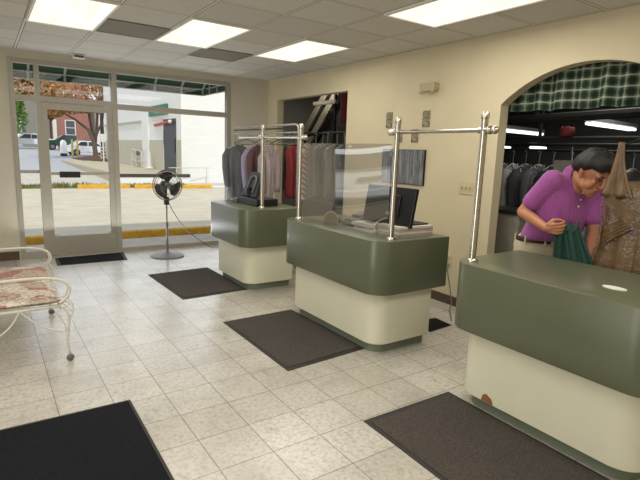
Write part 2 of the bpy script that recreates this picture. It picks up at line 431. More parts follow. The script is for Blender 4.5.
# ------------------------------------------------------------------ shop front
w1 = thing('window_1', None, None, (.5, WY, 0), kind='structure')
Y0, Y1 = WY-.01, WY+.09
MB().box(.35, .41, Y0, Y1, 0, 2.66).box(.64, .70, Y0, Y1, 0, 2.66).box(.41, .64, Y0, Y1, 2.60, 2.66).box(.41, .64, Y0, Y1, 2.12, 2.20).box(.41, .64, Y0, Y1, 0, .10).box(.41, .64, Y0+.02, Y1-.02, 1.175, 1.215).build('window_frame', 'alu', w1)
MB().box(.41, .64, WY+.03, WY+.036, .1, 2.6).build('window_pane', 'glass', w1)
d1 = thing('door_1', None, None, (1.15, WY, 0), kind='structure')
MB().box(1.60, 1.67, Y0, Y1, 0, 2.66).box(.70, 1.60, Y0, Y1, 2.60, 2.66).box(.70, 1.60, Y0, Y1, 2.13, 2.20).build('door_frame', 'alu', d1)
MB().box(.70, .77, Y0+.01, Y1-.02, .02, 2.12).box(1.53, 1.60, Y0+.01, Y1-.02, .02, 2.12).box(.77, 1.53, Y0+.01, Y1-.02, .02, .29).box(.77, 1.53, Y0+.01, Y1-.02, 2.04, 2.12).build('door_leaf', 'alu', d1)
MB().box(.77, 1.53, WY+.03, WY+.036, .29, 2.04).build('door_pane', 'glass', d1)
MB().box(.70, 1.60, WY+.03, WY+.036, 2.2, 2.6).build('transom_pane', 'glass', d1)
pb = MB().box(.77, 1.53, WY-.05, WY-.02, 1.155, 1.195).build('push_bar', 'alu', d1, bevel=.005)
MB().box(.87, 1.13, WY-.075, WY-.045, 1.12, 1.205).build('push_pad', 'black', pb, bevel=.008)
MB().box(.70, 1.60, WY-.04, WY+.10, 0, .018).build('threshold', 'alu', d1)
w2 = thing('window_2', None, None, (2.5, WY, 0), kind='structure')
MB().box(3.37, 3.43, Y0, Y1, 0, 2.66).box(1.67, 3.37, Y0, Y1, 2.60, 2.66).box(1.67, 3.37, Y0, Y1, 2.10, 2.175).box(1.67, 3.37, Y0, Y1, 0, .06).build('window_frame', 'alu', w2)
MB().box(1.67, 3.37, WY+.03, WY+.036, .06, 2.6).build('window_pane', 'glass', w2)
w3 = thing('window_3', None, None, (-2.1, WY, 0), kind='structure')
MB().box(W2L, W2L+.05, Y0, Y1, .45, 2.66).box(W2R-.05, W2R, Y0, Y1, .45, 2.66).box(W2L, W2R, Y0, Y1, 2.6, 2.66).box(W2L, W2R, Y0, Y1, .45, .5).build('window_frame', 'alu', w3)
MB().box(W2L+.05, W2R-.05, WY+.03, WY+.036, .5, 2.6).build('window_pane', 'glass', w3)

# ------------------------------------------------------------------ ceiling fixtures
LX, LYS = (.44, 1.66, 2.88), 4.58
def light_panel(x, y, label):
    t = thing('ceiling_light', label, 'ceiling light', (x+.305, y+.61, HC-.03), group='fluorescent troffers in the shop ceiling')
    MB().box(x, x+.61, y, y+.02, HC-.02, HC+.0).box(x, x+.61, y+1.2, y+1.22, HC-.02, HC).box(x, x+.02, y+.02, y+1.2, HC-.02, HC).box(x+.59, x+.61, y+.02, y+1.2, HC-.02, HC).build('frame', 'white', t)
    MB().box(x+.02, x+.59, y+.02, y+1.2, HC-.012, HC-.004).build('diffuser', 'lens', t)
light_panel(LX[0], LYS, 'lit fluorescent ceiling panel above the glass entrance door, leftmost of the row')
light_panel(LX[1], LYS, 'lit fluorescent ceiling panel in the middle of the row of three')
light_panel(LX[2], LYS, 'lit fluorescent ceiling panel over the first counter by the clothes pass-through')
light_panel(LX[2], 2.14, 'lit fluorescent ceiling panel nearest the arch, at top right of the photo')
def vent(x, y, label):
    t = thing('ceiling_vent', label, 'vent', (x+.3, y+.3, HC-.02), group='dusty vents in the shop ceiling')
    MB().box(x, x+.61, y, y+.02, HC-.014, HC).box(x, x+.61, y+.59, y+.61, HC-.014, HC).box(x, x+.02, y+.02, y+.59, HC-.014, HC).box(x+.59, x+.61, y+.02, y+.59, HC-.014, HC).build('frame', 'vent', t)
    g = MB()
    for k in range(12): g.box(x+.02, x+.59, y+.025+k*.047, y+.06+k*.047, HC-.01, HC-.002)
    g.build('grille', 'vent', t)
vent(1.05, 5.19, 'dusty grey square ceiling vent between the left and middle light panels')
vent(2.27, 5.80, 'dusty grey square ceiling vent nearest the room corner, between middle and right panels')
cs = thing('motion_sensor', 'small white box sensor on the ceiling above the entrance door', 'sensor', (1.15, 7.5, HC-.06))
MB().box(1.08, 1.23, 7.46, 7.55, HC-.055, HC).build('housing', 'white', cs, bevel=.01)
MB().box(1.10, 1.21, 7.448, 7.461, HC-.045, HC-.02).build('lens', 'cardgrey', cs)

# ------------------------------------------------------------------ counters
def counter(x0, x1, y0, y1, label, chip=False):
    t = thing('service_counter', label, 'counter', ((x0+x1)/2, (y0+y1)/2, 0), group='green and cream service counters')
    R = .17
    MB().prism(rrect(x0, x1, y0, y1, (R, 0, 0, R), 8), .52, .945).build('counter_top', 'greenlam', t, smooth='auto', bevel=.004)
    b = MB().prism(rrect(x0+.08, x1-.07, y0+.08, y1-.08, (R-.03, .02, .02, R-.03), 8), .085, .525).build('cream_body', 'cream', t, smooth='auto')
    MB().prism(rrect(x0+.125, x1-.09, y0+.125, y1-.12, (R-.05, .02, .02, R-.05), 8), 0, .09).build('kick_plate', 'greenkick', t, smooth='auto')
    if chip:
        yy = y1-.33
        c = MB(); pts = [(yy+.045, .087), (yy+.035, .125), (yy+.01, .14), (yy-.03, .12), (yy-.045, .087)]
        c.add([(x0+.079, a, z) for a, z in pts]+[(x0+.082, a, z) for a, z in pts], [(4, 3, 2, 1, 0), (5, 6, 7, 8, 9)]+[(i, (i+1) % 5, 5+(i+1) % 5, 5+i) for i in range(5)])
        tag(c.build('chipped_patch', 'chip', t), 'orange-brown chipped bare patch')
    return t
C1, C2, C3 = (2.30, 3.05, 4.80, 5.89), (2.39, 3.16, 2.70, 4.17), (2.43, 3.19, .80, 2.07)
counter(*C1, 'green and cream counter farthest back, with the black register on it')
counter(*C2, 'middle green and cream counter carrying the monitor and clear guard')
counter(*C3, 'nearest green and cream counter, in front of the man in purple', True)
ZT = .945
# rails
def pole(mb_t, x, y, ztop=1.87):
    MB().lathe([(.021, ZT+.008), (.021, ztop-.02)], (x, y, 0), 14).build('pole', 'chrome', mb_t, smooth='auto')
    MB().lathe([(.036, ZT), (.036, ZT+.01), (.026, ZT+.022)], (x, y, 0), 16).build('base_flange', 'chrome', mb_t, smooth='auto')
    MB().lathe([(.020, ztop-.045), (.025, ztop-.04), (.025, ztop-.012), (.021, ztop), (.004, ztop+.002)], (x, y, 0), 14).build('cap', 'chrome', mb_t, smooth='auto')
def rail(t, a, b, ext=.1):
    a, b = Vector(a), Vector(b); d = (b-a).normalized()
    MB().tube([a-d*ext, b+d*ext], .013, 10).build('rail', 'chrome', t, smooth='auto')
    for p, s_ in ((a, -1), (b, 1)):
        q = p+d*s_*ext
        m = MB().ball(q, .025, 12); m.tube([q-d*s_*.045, q-d*s_*.03], .026, 10); m.build('finial', 'chrome', t, smooth=True)
    for p in (a, b): MB().tube([p-d*.035, p+d*.035], .02, 10).build('clamp', 'chrome', t, smooth='auto')
ra = thing('barrier_rail', 'chrome rail on two posts from the farthest counter to the middle counter', 'rail', (2.55, 4.5, ZT), group='chrome counter rails')
pole(ra, 2.60, 4.97); pole(ra, 2.515, 4.035, 1.85)
rail(ra, (2.60, 4.97, 1.735), (2.515, 4.035, 1.725), .09)
d = (Vector((2.60, 4.97, 0))-Vector((2.515, 4.035, 0))).normalized()
MB().tube([Vector((2.60, 4.97, 1.735))+d*.08, Vector((2.60, 4.97, 1.735))+d*.75], .013, 10).build('rail_extension', 'chrome', ra, smooth='auto')
rb = thing('barrier_rail', 'chrome rail on two posts joining the middle counter to the nearest counter', 'rail', (2.54, 2.4, ZT), group='chrome counter rails')
pole(rb, 2.58, 2.78); pole(rb, 2.53, 1.965)
rail(rb, (2.58, 2.78, 1.76), (2.53, 1.965, 1.76), .08)
# sneeze guard, a slightly bowed sheet
sg = thing('sneeze_guard', 'clear acrylic sneeze guard standing on the middle counter between chrome posts', 'guard', (2.54, 3.4, ZT))
A_, B_ = Vector((2.525, 3.99, 0)), Vector((2.575, 2.82, 0))
MB().grid(lambda u, v: (A_.x+(B_.x-A_.x)*u-.012*v*.725*4*(u-.5)**2, A_.y+(B_.y-A_.y)*u, ZT+.004+.725*v), 16, 12).build('acrylic_sheet', 'guard', sg, smooth=True)
for y, z in ((3.985, 1.15), (3.985, 1.6), (2.825, 1.15), (2.825, 1.6)):
    x = A_.x+(B_.x-A_.x)*(3.99-y)/(1.17)
    MB().box(x-.008, x+.014, y-.02, y+.02, z-.015, z+.015).build('clip', 'chrome', sg)

# ------------------------------------------------------------------ things on the counters
mon = thing('monitor', 'black computer monitor seen from behind, on the middle counter', 'monitor', (2.83, 3.05, 1.03))
Mm = Matrix.Translation((2.80, 3.06, 1.18)) @ Matrix.Rotation(math.radians(3), 4, 'Z') @ Matrix.Rotation(math.radians(10), 4, 'Y')
MB().box(-.018, .018, -.28, .28, -.165, .155, Mm).build('screen_case', 'black', mon, bevel=.006)
MB().box(-.034, -.016, -.14, .14, -.10, .09, Mm).build('rear_housing', 'black', mon, bevel=.008)
MB().box(.018, .021, -.265, .265, -.145, .14, Mm).build('screen', 'carglass', mon)
MB().tube([(2.79, 3.0, 1.04), (2.745, 3.0, 1.13), (2.765, 3.0, 1.2)], .02, 8).build('stand_arm', 'black', mon, smooth='auto')
MB().box(2.74, 3.05, 2.84, 3.06, 1.03, 1.042).build('stand_base', 'black', mon, bevel=.003)
def flat_box(x0, x1, y0, y1, z0, z1, rz, label, group):
    c = Vector(((x0+x1)/2, (y0+y1)/2, z0)); t = thing('carton', label, 'box', c, group=group)
    Mx = Matrix.Translation(c) @ Matrix.Rotation(rz, 4, 'Z'); hx, hy = (x1-x0)/2, (y1-y0)/2; h = z1-z0
    MB().box(-hx, hx, -hy, hy, 0, h*.62, Mx).build('tray', 'boxbrown', t)
    MB().box(-hx-.004, hx+.004, -hy-.004, hy+.004, h*.62, h, Mx).build('lid', 'paper', t)
G = 'cartons under the monitor'
flat_box(2.69, 3.06, 2.80, 3.06, ZT, ZT+.042, .03, 'flat white carton, lower of the two right of the chrome post', G)
flat_box(2.69, 3.06, 2.80, 3.06, ZT+.042, 1.03, .0, 'flat white carton on top of another, right of the chrome post', G)
for k in range(4):
    c = Vector((2.72+.012*(k % 2), 3.22+.01*k, ZT+.016*k)); t = thing('ticket_pad', ['lowest', 'second lowest', 'second highest', 'topmost'][k]+' white pad of the ticket stack behind the clear guard', 'paper pad', c, group='ticket pads behind the guard')
    Mx = Matrix.Translation(c) @ Matrix.Rotation(.05*(k-1.5), 4, 'Z')
    MB().box(-.07, .07, -.13, .13, 0, .010, Mx).build('sheets', 'paper', t); MB().box(-.07, .07, -.13, .13, .010, .0145, Mx).build('cover', 'cardgrey' if k == 1 else 'white', t)
pr = thing('card_terminal', 'grey wedge shaped card terminal beside the white ticket pads', 'card terminal', (2.79, 3.50, ZT))
MB().add([(2.70, 3.42, ZT), (2.90, 3.42, ZT), (2.90, 3.58, ZT), (2.70, 3.58, ZT), (2.70, 3.42, ZT+.035), (2.90, 3.42, ZT+.115), (2.90, 3.58, ZT+.115), (2.70, 3.58, ZT+.035)], [(3, 2, 1, 0), (4, 5, 6, 7), (0, 1, 5, 4), (1, 2, 6, 5), (2, 3, 7, 6), (3, 0, 4, 7)]).build('body', 'cardgrey', pr, bevel=.008)
MB().box(2.715, 2.76, 3.44, 3.56, ZT+.038, ZT+.056).build('paper_slot', 'black', pr, bevel=.004)
MB().box(2.79, 2.86, 3.45, 3.55, ZT+.072, ZT+.094).build('keypad', 'carglass', pr)
ms = thing('tape_dispenser', 'small black rounded tape dispenser next to the grey terminal', 'tape dispenser', (2.70, 3.66, ZT))
MB().ball((2.70, 3.66, ZT+.028), (.045, .07, .03), 14).build('body', 'black', ms, smooth=True)
MB().lathe([(.02, -.012), (.02, .012)], (2.70, 3.65, ZT+.045), 14, Matrix.Rotation(PI/2, 3, 'Y')).build('roll', 'cardgrey', ms, smooth='auto')
cp = thing('arched_card_holder', 'olive brown arched card holder with pale rim near the counter front', 'card holder', (2.62, 3.62, ZT))
arc = [(.06*math.cos(PI*k/14), .055+.06*math.sin(PI*k/14)) for k in range(15)]
pts = [(.06, 0)]+arc+[(-.06, 0)]
Mc = Matrix.Translation((2.60, 3.62, ZT)) @ Matrix.Rotation(math.radians(-35), 4, 'Z') @ Matrix.Rotation(PI/2, 4, 'X')
MB().prism(pts, -.012, .012, Mc).build('panel', 'brown', cp)
MB().tube([Mc @ Vector((x, y, 0)) for x, y in pts], .006, 6).build('rim', 'rim', cp, smooth='auto')
rg = thing('register_terminal', 'black register terminal with tilted screen back on the farthest counter', 'cash register', (2.72, 5.35, ZT))
MB().box(2.58, 2.86, 5.06, 5.58, ZT, ZT+.085).build('cash_box', 'black', rg, bevel=.008)
Mr = Matrix.Translation((2.70, 5.40, ZT+.22)) @ Matrix.Rotation(math.radians(22), 4, 'Y')
MB().prism([(-.2, -.14), (.2, -.14), (.15, .17), (-.15, .17)], -.015, .015, Mr @ Matrix(((0, 0, 1, 0), (1, 0, 0, 0), (0, 1, 0, 0), (0, 0, 0, 1)))).build('screen_case', 'blackmetal', rg, bevel=.005)
q = [(.085*math.cos(PI*k/10), .03+.085*math.sin(PI*k/10)) for k in range(11)]
MB().tube([Mr @ Vector((-.022, -.085, -.1))]+[Mr @ Vector((-.022, y, z)) for y, z in reversed(q)]+[Mr @ Vector((-.022, .085, -.1))], .012, 6).build('rear_arch', 'cardgrey', rg, smooth='auto')
MB().tube([(2.66, 5.40, ZT+.08), (2.64, 5.40, ZT+.2)], .03, 8).build('neck', 'black', rg)
MB().box(2.56, 2.70, 5.58, 5.70, ZT, ZT+.05).build('scanner', 'cardgrey', rg, bevel=.01)
st = MB(); st.prism([(2.70+.035*math.cos(2*PI*k/20), 1.18+.06*math.sin(2*PI*k/20)) for k in range(20)], ZT, ZT+.004)
tag(st.build('oval_sticker', 'white'), 'small white oval sticker on top of the nearest counter', 'sticker')

# ------------------------------------------------------------------ right wall fittings
el = thing('emergency_light', 'beige emergency light box high on the tan wall', 'emergency light', (4.09, 3.95, 2.28))
MB().prism(rrect(3.84, 4.06, 2.29, 2.375, (.02, .02, .02, .02), 4), 4.05, 4.13, Matrix(((0, 0, 1, 0), (1, 0, 0, 0), (0, 1, 0, 0), (0, 0, 0, 1)))).build('housing', 'beige', el, smooth='auto')
for y in (3.865, 4.035):
    MB().lathe([(.012, 0), (.022, .01), (.025, .03), (.0, .036)], (4.062, y, 2.30), 12, Matrix.Rotation(PI+.5, 3, 'Y')).build('lamp_head', 'ivory', el, smooth='auto')
for (y0, y1, z0, z1), lab in (((4.55, 4.66, 1.91, 2.10), 'mottled stone-print wall plate, leftmost of four, above the clear guard'), ((3.94, 4.05, 1.91, 2.09), 'mottled stone-print wall plate below the emergency light, highest at right'), ((4.10, 4.21, 1.74, 1.89), 'mottled stone-print wall plate crossed by the chrome rail'), ((4.36, 4.47, 1.74, 1.89), 'mottled stone-print wall plate half hidden behind the post of the middle counter')):
    t = thing('wall_plate', lab, 'wall plate', (4.12, (y0+y1)/2, z0), group='mottled wall plates')
    MB().box(4.122, WX, y0, y1, z0, z1).build('plate', 'camo', t, bevel=.003)
    MB().box(4.116, 4.123, (y0+y1)/2-.02, (y0+y1)/2+.02, (z0+z1)/2-.035, (z0+z1)/2+.035).build('blank_insert', 'camo', t)
pc = thing('wall_picture', 'unframed grey picture of vertical streaks hanging behind the monitor', 'picture', (4.12, 4.3, 1.26))
MB().box(4.105, WX, 3.96, 4.67, 1.26, 1.66).build('backing', 'blackmetal', pc)
MB().box(4.10, 4.106, 3.965, 4.665, 1.265, 1.655).build('print', 'art', pc)
sw = thing('light_switch', 'ivory triple light switch on the tan wall beside the arch', 'light switch', (4.12, 3.36, 1.21))
MB().box(4.122, WX, 3.27, 3.45, 1.215, 1.345).build('plate', 'ivory', sw, bevel=.003)
for y in (3.31, 3.36, 3.41): MB().box(4.110, 4.123, y-.007, y+.007, 1.265, 1.295).build('toggle', 'beige', sw)
oc = thing('power_outlet', 'ivory power outlet low on the tan wall between two counters', 'power outlet', (4.12, 3.52, .42))
MB().box(4.122, WX, 3.475, 3.555, .41, .54).build('plate', 'ivory', oc, bevel=.003)
for z in (.445, .505): MB().box(4.118, 4.123, 3.495, 3.535, z-.018, z+.018).build('socket', 'beige', oc)
tag(MB().tube([(4.11, 3.50, .44), (4.07, 3.47, .38), (4.07, 3.42, .22), (4.05, 3.36, .05), (3.95, 3.3, .012), (3.7, 3.05, .012)], .006, 6).build('extension_cable', 'cardgrey', smooth=True), 'thin grey cable hanging from the low wall outlet', 'cable')

# ------------------------------------------------------------------ floor mats
def rug(name, quad, mat, label, border=.035):
    c = sum((Vector((x, y, 0)) for x, y in quad), Vector())/4
    t = thing(name, label, 'floor mat', c, group='floor mats')
    inner = [tuple((Vector((x, y))+(c.xy-Vector((x, y))).normalized()*border*1.4)) for x, y in quad]
    MB().prism(quad, .0, .005).build('rubber_edge', 'rubber', t)
    MB().prism(inner, .005, .010).build('pile', mat, t)
rug('door_mat', [(.72, 7.12), (1.60, 7.10), (1.66, 7.64), (.74, 7.60)], 'matdark', 'dark charcoal mat lying in front of the glass entrance door')
rug('entrance_mat', [(-.42, 1.55), (.66, 1.75), (.67, 3.04), (-.42, 3.06)], 'matdark', 'large black mat at the lower left corner of the floor', .02)
rug('counter_mat', [(1.66, 4.94), (2.43, 4.98), (2.42, 6.19), (1.62, 6.14)], 'matgrey', 'brown-grey mat in front of the farthest counter')
rug('counter_mat', [(1.75, 2.90), (2.53, 2.95), (2.50, 4.11), (1.75, 4.09)], 'matgrey', 'brown-grey mat in front of the middle counter')
rug('counter_mat', [(1.77, .85), (2.53, .90), (2.54, 2.07), (1.80, 2.08)], 'matgrey', 'brown-grey mat in front of the nearest counter, at lower right')
rug('clerk_mat', [(3.30, 2.95), (3.62, 2.98), (3.64, 3.20), (3.30, 3.24)], 'matdark', 'small black mat on the floor behind the middle counter', .015)

# ------------------------------------------------------------------ pedestal fan
fn = thing('pedestal_fan', 'dark three-bladed pedestal fan standing before the big front window', 'fan', (2.17, 7.12, 0))
fx, fy, fz = 2.19, 7.12, 1.045
MB().lathe([(.24, 0), (.24, .012), (.20, .03), (.06, .05), (.025, .07)], (2.17, fy, 0), 28).build('base', 'fangrey', fn, smooth='auto')
MB().lathe([(.016, .05), (.016, .5)], (2.17, fy, 0), 12).build('lower_pole', 'fangrey', fn, smooth='auto')
MB().lathe([(.022, .44), (.024, .47), (.022, .5), (.011, .51), (.011, .80)], (2.17, fy, 0), 12).build('upper_pole', 'fangrey', fn, smooth='auto')
MB().box(2.135, 2.205, fy-.03, fy+.04, .76, .88).build('control_box', 'fanblade', fn, bevel=.015)
MB().tube([(2.17, fy+.03, .87), (2.18, fy+.06, .97), (2.19, fy+.07, 1.05)], .02, 8).build('neck', 'fanblade', fn, smooth='auto')
Rf = Matrix.Rotation(math.radians(8), 3, 'Z') @ Matrix.Rotation(PI/2, 3, 'X')
Fc = Vector((fx, fy, fz))
MB().lathe([(.045, -.02), (.06, -.05), (.06, -.13), (.03, -.15)], Fc, 16, Rf).build('motor', 'fanblade', fn, smooth='auto')
MB().lathe([(.0, .05), (.03, .048), (.042, .03), (.042, -.01)], Fc, 16, Rf).build('hub', 'fangrey', fn, smooth='auto')
for k in range(3):
    a0 = math.radians(85+120*k)
    b = MB().grid(lambda u, v: Fc+Rf @ Vector(((.035+.16*v)*math.cos(a0+.25*v+(u-.5)*(.95+.8*v)*(1-.28*max(0, v-.7)/.3)), (.035+.16*v)*math.sin(a0+.25*v+(u-.5)*(.95+.8*v)*(1-.28*max(0, v-.7)/.3)), .02*(u-.5)*2)), 8, 8)
    b.build('blade', 'fanblade', fn, smooth=True, solid=.003)
def cage(zs, nm):
    m = MB()
    for r, z in zs: m.tube([Fc+Rf @ Vector((r*math.cos(2*PI*k/32), r*math.sin(2*PI*k/32), z)) for k in range(33)], .0035 if r < .2 else .006, 5, False)
    for k in range(20):
        a = 2*PI*k/20; m.tube([Fc+Rf @ Vector((r*math.cos(a), r*math.sin(a), z)) for r, z in zs], .0009, 4, False)
    m.build(nm, 'fangrey', fn)
cage([(.05, .085), (.14, .075), (.21, .03), (.222, 0)], 'front_cage'); cage([(.06, -.07), (.14, -.065), (.21, -.03), (.222, -.004)], 'rear_cage')
(MB().tube([(2.20, 7.13, .80), (2.26, 7.15, .68), (2.38, 7.2, .50), (2.56, 7.28, .30), (2.80, 7.36, .12), (2.95, 7.4, .02), (3.1, 7.42, .007), (3.4, 7.5, .007)], .005, 6).build('cord', 'black', fn, smooth=True))

# ------------------------------------------------------------------ wrought iron bench
bn = thing('iron_bench', 'white wrought iron bench with a pink patchwork cushion', 'bench', (.2, 4.45, 0))
FX, RX, YN, YF, ZS = .395, -.12, 3.86, 5.06, .43
def bez(P, n=14):
    P = [Vector(p) for p in P]; out = []
    for k in range(n+1):
        u = k/n; Q = P[:]
        while len(Q) > 1: Q = [Q[i]*(1-u)+Q[i+1]*u for i in range(len(Q)-1)]
        out.append(Q[0])
    return out
m = MB()
for y in (YN, YF): m.tube([(RX, y, ZS), (FX, y, ZS)], .009, 8)
for x in (RX, FX): m.tube([(x, YN, ZS), (x, YF, ZS)], .009, 8)
for k in range(12):
    y = YN+(YF-YN)*(k+.5)/12; m.tube([(RX, y, ZS-.005), (FX, y, ZS-.005)], .004, 6)
for k in range(16):   # scalloped apron below the front and side rails
    ya = YN+(YF-YN)*k/16; yb = YN+(YF-YN)*(k+1)/16; m.tube(bez([(FX, ya, ZS), (FX, (ya+yb)/2, ZS-.06), (FX, yb, ZS)], 6), .004, 5)
m.build('seat_frame', 'whitemetal', bn, smooth=True)
for i, (x, y) in enumerate(((FX, YN), (FX, YF), (RX, YN), (RX, YF))):
    s_ = 1 if x == FX else -1; lg = MB()
    lg.tube(bez([(x, y, ZS), (x+.08*s_, y, ZS-.04), (x+.05*s_, y, .22), (x+.012*s_, y, .22), (x+.045*s_, y, .05)], 16), .0095, 8)
    lg.tube(bez([(x-.05*s_, y, ZS), (x-.02*s_, y, .36), (x+.03*s_, y, .3), (x+.035*s_, y, .2)], 10), .006, 6)
    g = lg.build('leg', 'whitemetal', bn, smooth=True)
    MB().ball((x+.045*s_, y, .028), (.028, .016, .028), 12).build('caster', 'cardgrey', g, smooth=True)
for y, f in ((YN, 1), (YF, -1)):   # arched stretchers under both ends
    xc = (FX+RX)/2
    q = MB().tube(bez([(FX+.03, y, .24), (FX-.08, y, .24), (xc+.08, y, .33), (xc, y, ZS)], 12), .006, 6)
    q.tube(bez([(xc, y, ZS), (xc-.06, y, .28), (RX+.1, y, .24), (RX-.03, y, .22)], 12), .006, 6)
    q.build('stretcher', 'whitemetal', bn, smooth=True)
    am = MB().tube([(RX-.06, y, .645)]+bez([(RX+.1, y, .65), (FX-.02, y, .66), (FX+.10, y, .665), (FX+.11, y, .50), (FX-.01, y, .455)], 16), .011, 8)
    am.build('armrest', 'whitemetal', bn, smooth=True)
    lf = MB()   # leaf scroll between arm and leg
    for k in range(5): lf.tube(bez([(FX+.0, y, ZS+.02), (FX+.03+.012*k, y+.015*f, ZS+.02+.03*k), (FX+.07-.008*k, y, ZS-.05+.05*k)], 6), .005, 5)
    lf.tube(bez([(FX-.02, y, .5), (FX+.1, y, .52), (FX+.09, y, .36), (FX+.06, y, .34)], 8), .006, 6)
    lf.build('scroll_leaf', 'whitemetal', bn, smooth=True)
bk = MB().tube([(RX, YN, ZS), (RX-.08, YN, .66)]+bez([(RX-.1, YN, .75), (RX-.14, YN+.1, 1.0), (RX-.14, YF-.1, 1.0), (RX-.1, YF, .75)], 16)+[(RX-.08, YF, .66), (RX, YF, ZS)], .011, 8)
for k in range(1, 9):
    y = YN+(YF-YN)*k/9; bk.tube(bez([(RX, y, ZS), (RX-.1, y+.05, .6), (RX-.1, y-.05, .7), (RX-.13, y, .84)], 8), .006, 6)
bk.build('back_frame', 'whitemetal', bn, smooth=True)
def pillow(x0, x1, y0, y1, z0, h):
    m = MB(); nu, nv = 16, 16
    def top(u, v, s_):
        e = (1-(2*u-1)**6)*(1-(2*v-1)**6); x = x0+(x1-x0)*u; y = y0+(y1-y0)*v
        return (x, y, z0+h*.45+s_*h*.5*max(e, 0)**.5+.006*math.sin(9*u+5*v)*s_*e)
    m.grid(lambda u, v: top(u, v, 1), nu, nv); m.grid(lambda u, v: top(u, v, -1), nu, nv); return m
pillow(RX, FX+.005, YN+.01, (YN+YF)/2, ZS+.006, .07).build('cushion', 'cushion', bn, smooth=True)
pillow(RX, FX+.005, (YN+YF)/2, YF-.01, ZS+.006, .07).build('cushion', 'cushion', bn, smooth=True)

# ------------------------------------------------------------------ hanging garments
def garment(name, label, cat, loc, w=.23, L=.75, mat='shirt', rz=0., sleeves=True, plastic=True, group=None, taper=.0, seed=0, ly=1., stripes=None):
    """front looks along local -Y; hook tip at the origin, hangs down"""
    rnd = random.Random(seed)
    key = (round(w, 3), round(L, 3), mat, sleeves, plastic, seed)
    t = thing(name, label, cat, loc, group=group); t.rotation_euler = (0, 0, rz)
    o = Vector(loc)
    ph = rnd.random()*6
    def ring(v, grow=0., wob=1.):
        # v 0 neck .. 1 hem
        z = -.155-(L)*v
        sh = min(v/.11, 1.)
        hw_ = .055+(w-.055)*(sh**.8) - (.02 if v > .25 else 0)+taper*v
        th = .03+.05*min(v*3, 1)
        R = []
        for k in range(36):
            a = 2*PI*k/36; ca, sa = math.cos(a), math.sin(a)
            fold = 1+wob*(.14*math.sin(5*a+ph)+.10*math.sin(9*a+2.3*ph))*min(v*2, 1)
            sx = math.copysign(abs(ca)**.75, ca)
            R.append(o+Vector(((hw_+grow)*sx+.006*math.sin(7*v+ph), (th+grow)*sa*fold, z-.012*abs(ca)*(1-sh)-.01*math.sin(3*a+ph)*v)))
        return R
    vs = [0, .02, .05, .08, .11, .16, .25, .38, .52, .66, .8, .92, 1.]
    body = MB().rings([ring(v) for v in vs]).build('garment_body', mat, t, smooth=True)
    if sleeves:
        for s_ in (-1, 1):
            pts = [o+Vector((s_*(w-.035), 0, -.235)), o+Vector((s_*(w+.02), -.02, -.33)), o+Vector((s_*(w+.03), -.035, -.5)), o+Vector((s_*(w+.02), -.06, -.72)), o+Vector((s_*(w+.01), -.07, -.80))]
            MB().tube(pts, [.045, .058, .052, .045, .042], 10).build('sleeve', mat, t, smooth=True)
        MB().tube([o+Vector((-.055, -.028, -.15)), o+Vector((-.02, -.055, -.24)), o+Vector((0, -.06, -.30)), o+Vector((.02, -.055, -.24)), o+Vector((.055, -.028, -.15))], .012, 6).build('collar', mat, t, smooth=True)
    h = MB().tube(bez([(o.x+.0, o.y, o.z-.02), (o.x+.03, o.y, o.z-.005), (o.x+.012, o.y, o.z+.028), (o.x-.022, o.y, o.z+.024), (o.x-.02, o.y, o.z+.002)], 8)[::-1]+[o+Vector((0, 0, -.05)), o+Vector((0, 0, -.145))], .003, 6)
    h.tube([o+Vector((-w+.03, 0, -.215)), o+Vector((-.03, 0, -.15)), o+Vector((.03, 0, -.15)), o+Vector((w-.03, 0, -.215))], .006, 6)
    h.build('hanger', 'whitemetal', t, smooth=True)
    if plastic:
        MB().rings([ring(v, .028 if v > .1 else .012, 1.4) for v in vs]+[ring(1.1, .03, 2.)], cap=False).build('plastic_cover', 'plastic', t, smooth=True)
    return t
GC = {'g_grey': (104, 106, 112), 'g_lilac': (158, 150, 178), 'g_maroon': (96, 66, 62), 'g_mauve': (164, 148, 150), 'g_sage': (140, 140, 126), 'g_ink': (34, 36, 42), 'g_red': (186, 44, 56),
      'g_coral': (214, 150, 134), 'g_silver': (122, 119, 115), 'g_taupe': (118, 108, 98), 'g_steel': (96, 96, 100), 'g_char': (74, 74, 76), 'g_white': (178, 176, 170), 'g_brown': (92, 76, 62)}
for k, c in GC.items(): MT[k] = basic(k.replace('g_', '')+'_cloth', c, .85, nscale=6, var=.14, stretch=(1, 1, .4))
t = NT('coral_striped_cloth'); x, y, z = t.xyz(); f_ = t.math('SINE', t.math('MULTIPLY', t.math('ADD', z, t.math('MULTIPLY', x, .6)), 70))
t.princ(t.mix(t.ramp(f_, -.2, .3), lin((226, 216, 204)), lin((206, 96, 88))), .8); MT['g_coral'] = t.m
RK = 3.34; RZ = 1.80
rack = thing('garment_rack', 'white garment rack with rounded top standing behind the farthest counter', 'garment rack', (RK, 6.2, 0))
m = MB(); ry0, ry1 = 5.42, 7.36
m.tube([(RK, ry1, .06), (RK, ry1, 1.80)]+bez([(RK, ry1, 1.85), (RK, ry1, 1.93), (RK, ry1-.09, 1.93)], 6)+[(RK, ry0+.1, 1.93)]+bez([(RK, ry0+.09, 1.93), (RK, ry0, 1.93), (RK, ry0, 1.85)], 6)+[(RK, ry0, .06)], .014, 8)
m.build('frame', 'rackmetal', rack, smooth=True)
MB().tube([(RK, ry0, RZ+.03), (RK, ry1, RZ+.03)], .012, 8).build('hanging_bar', 'rackmetal', rack, smooth='auto')
MB().tube([(RK, ry0, 1.885), (RK, ry1, 1.885)], .010, 8).build('upper_bar', 'blackmetal', rack, smooth='auto')
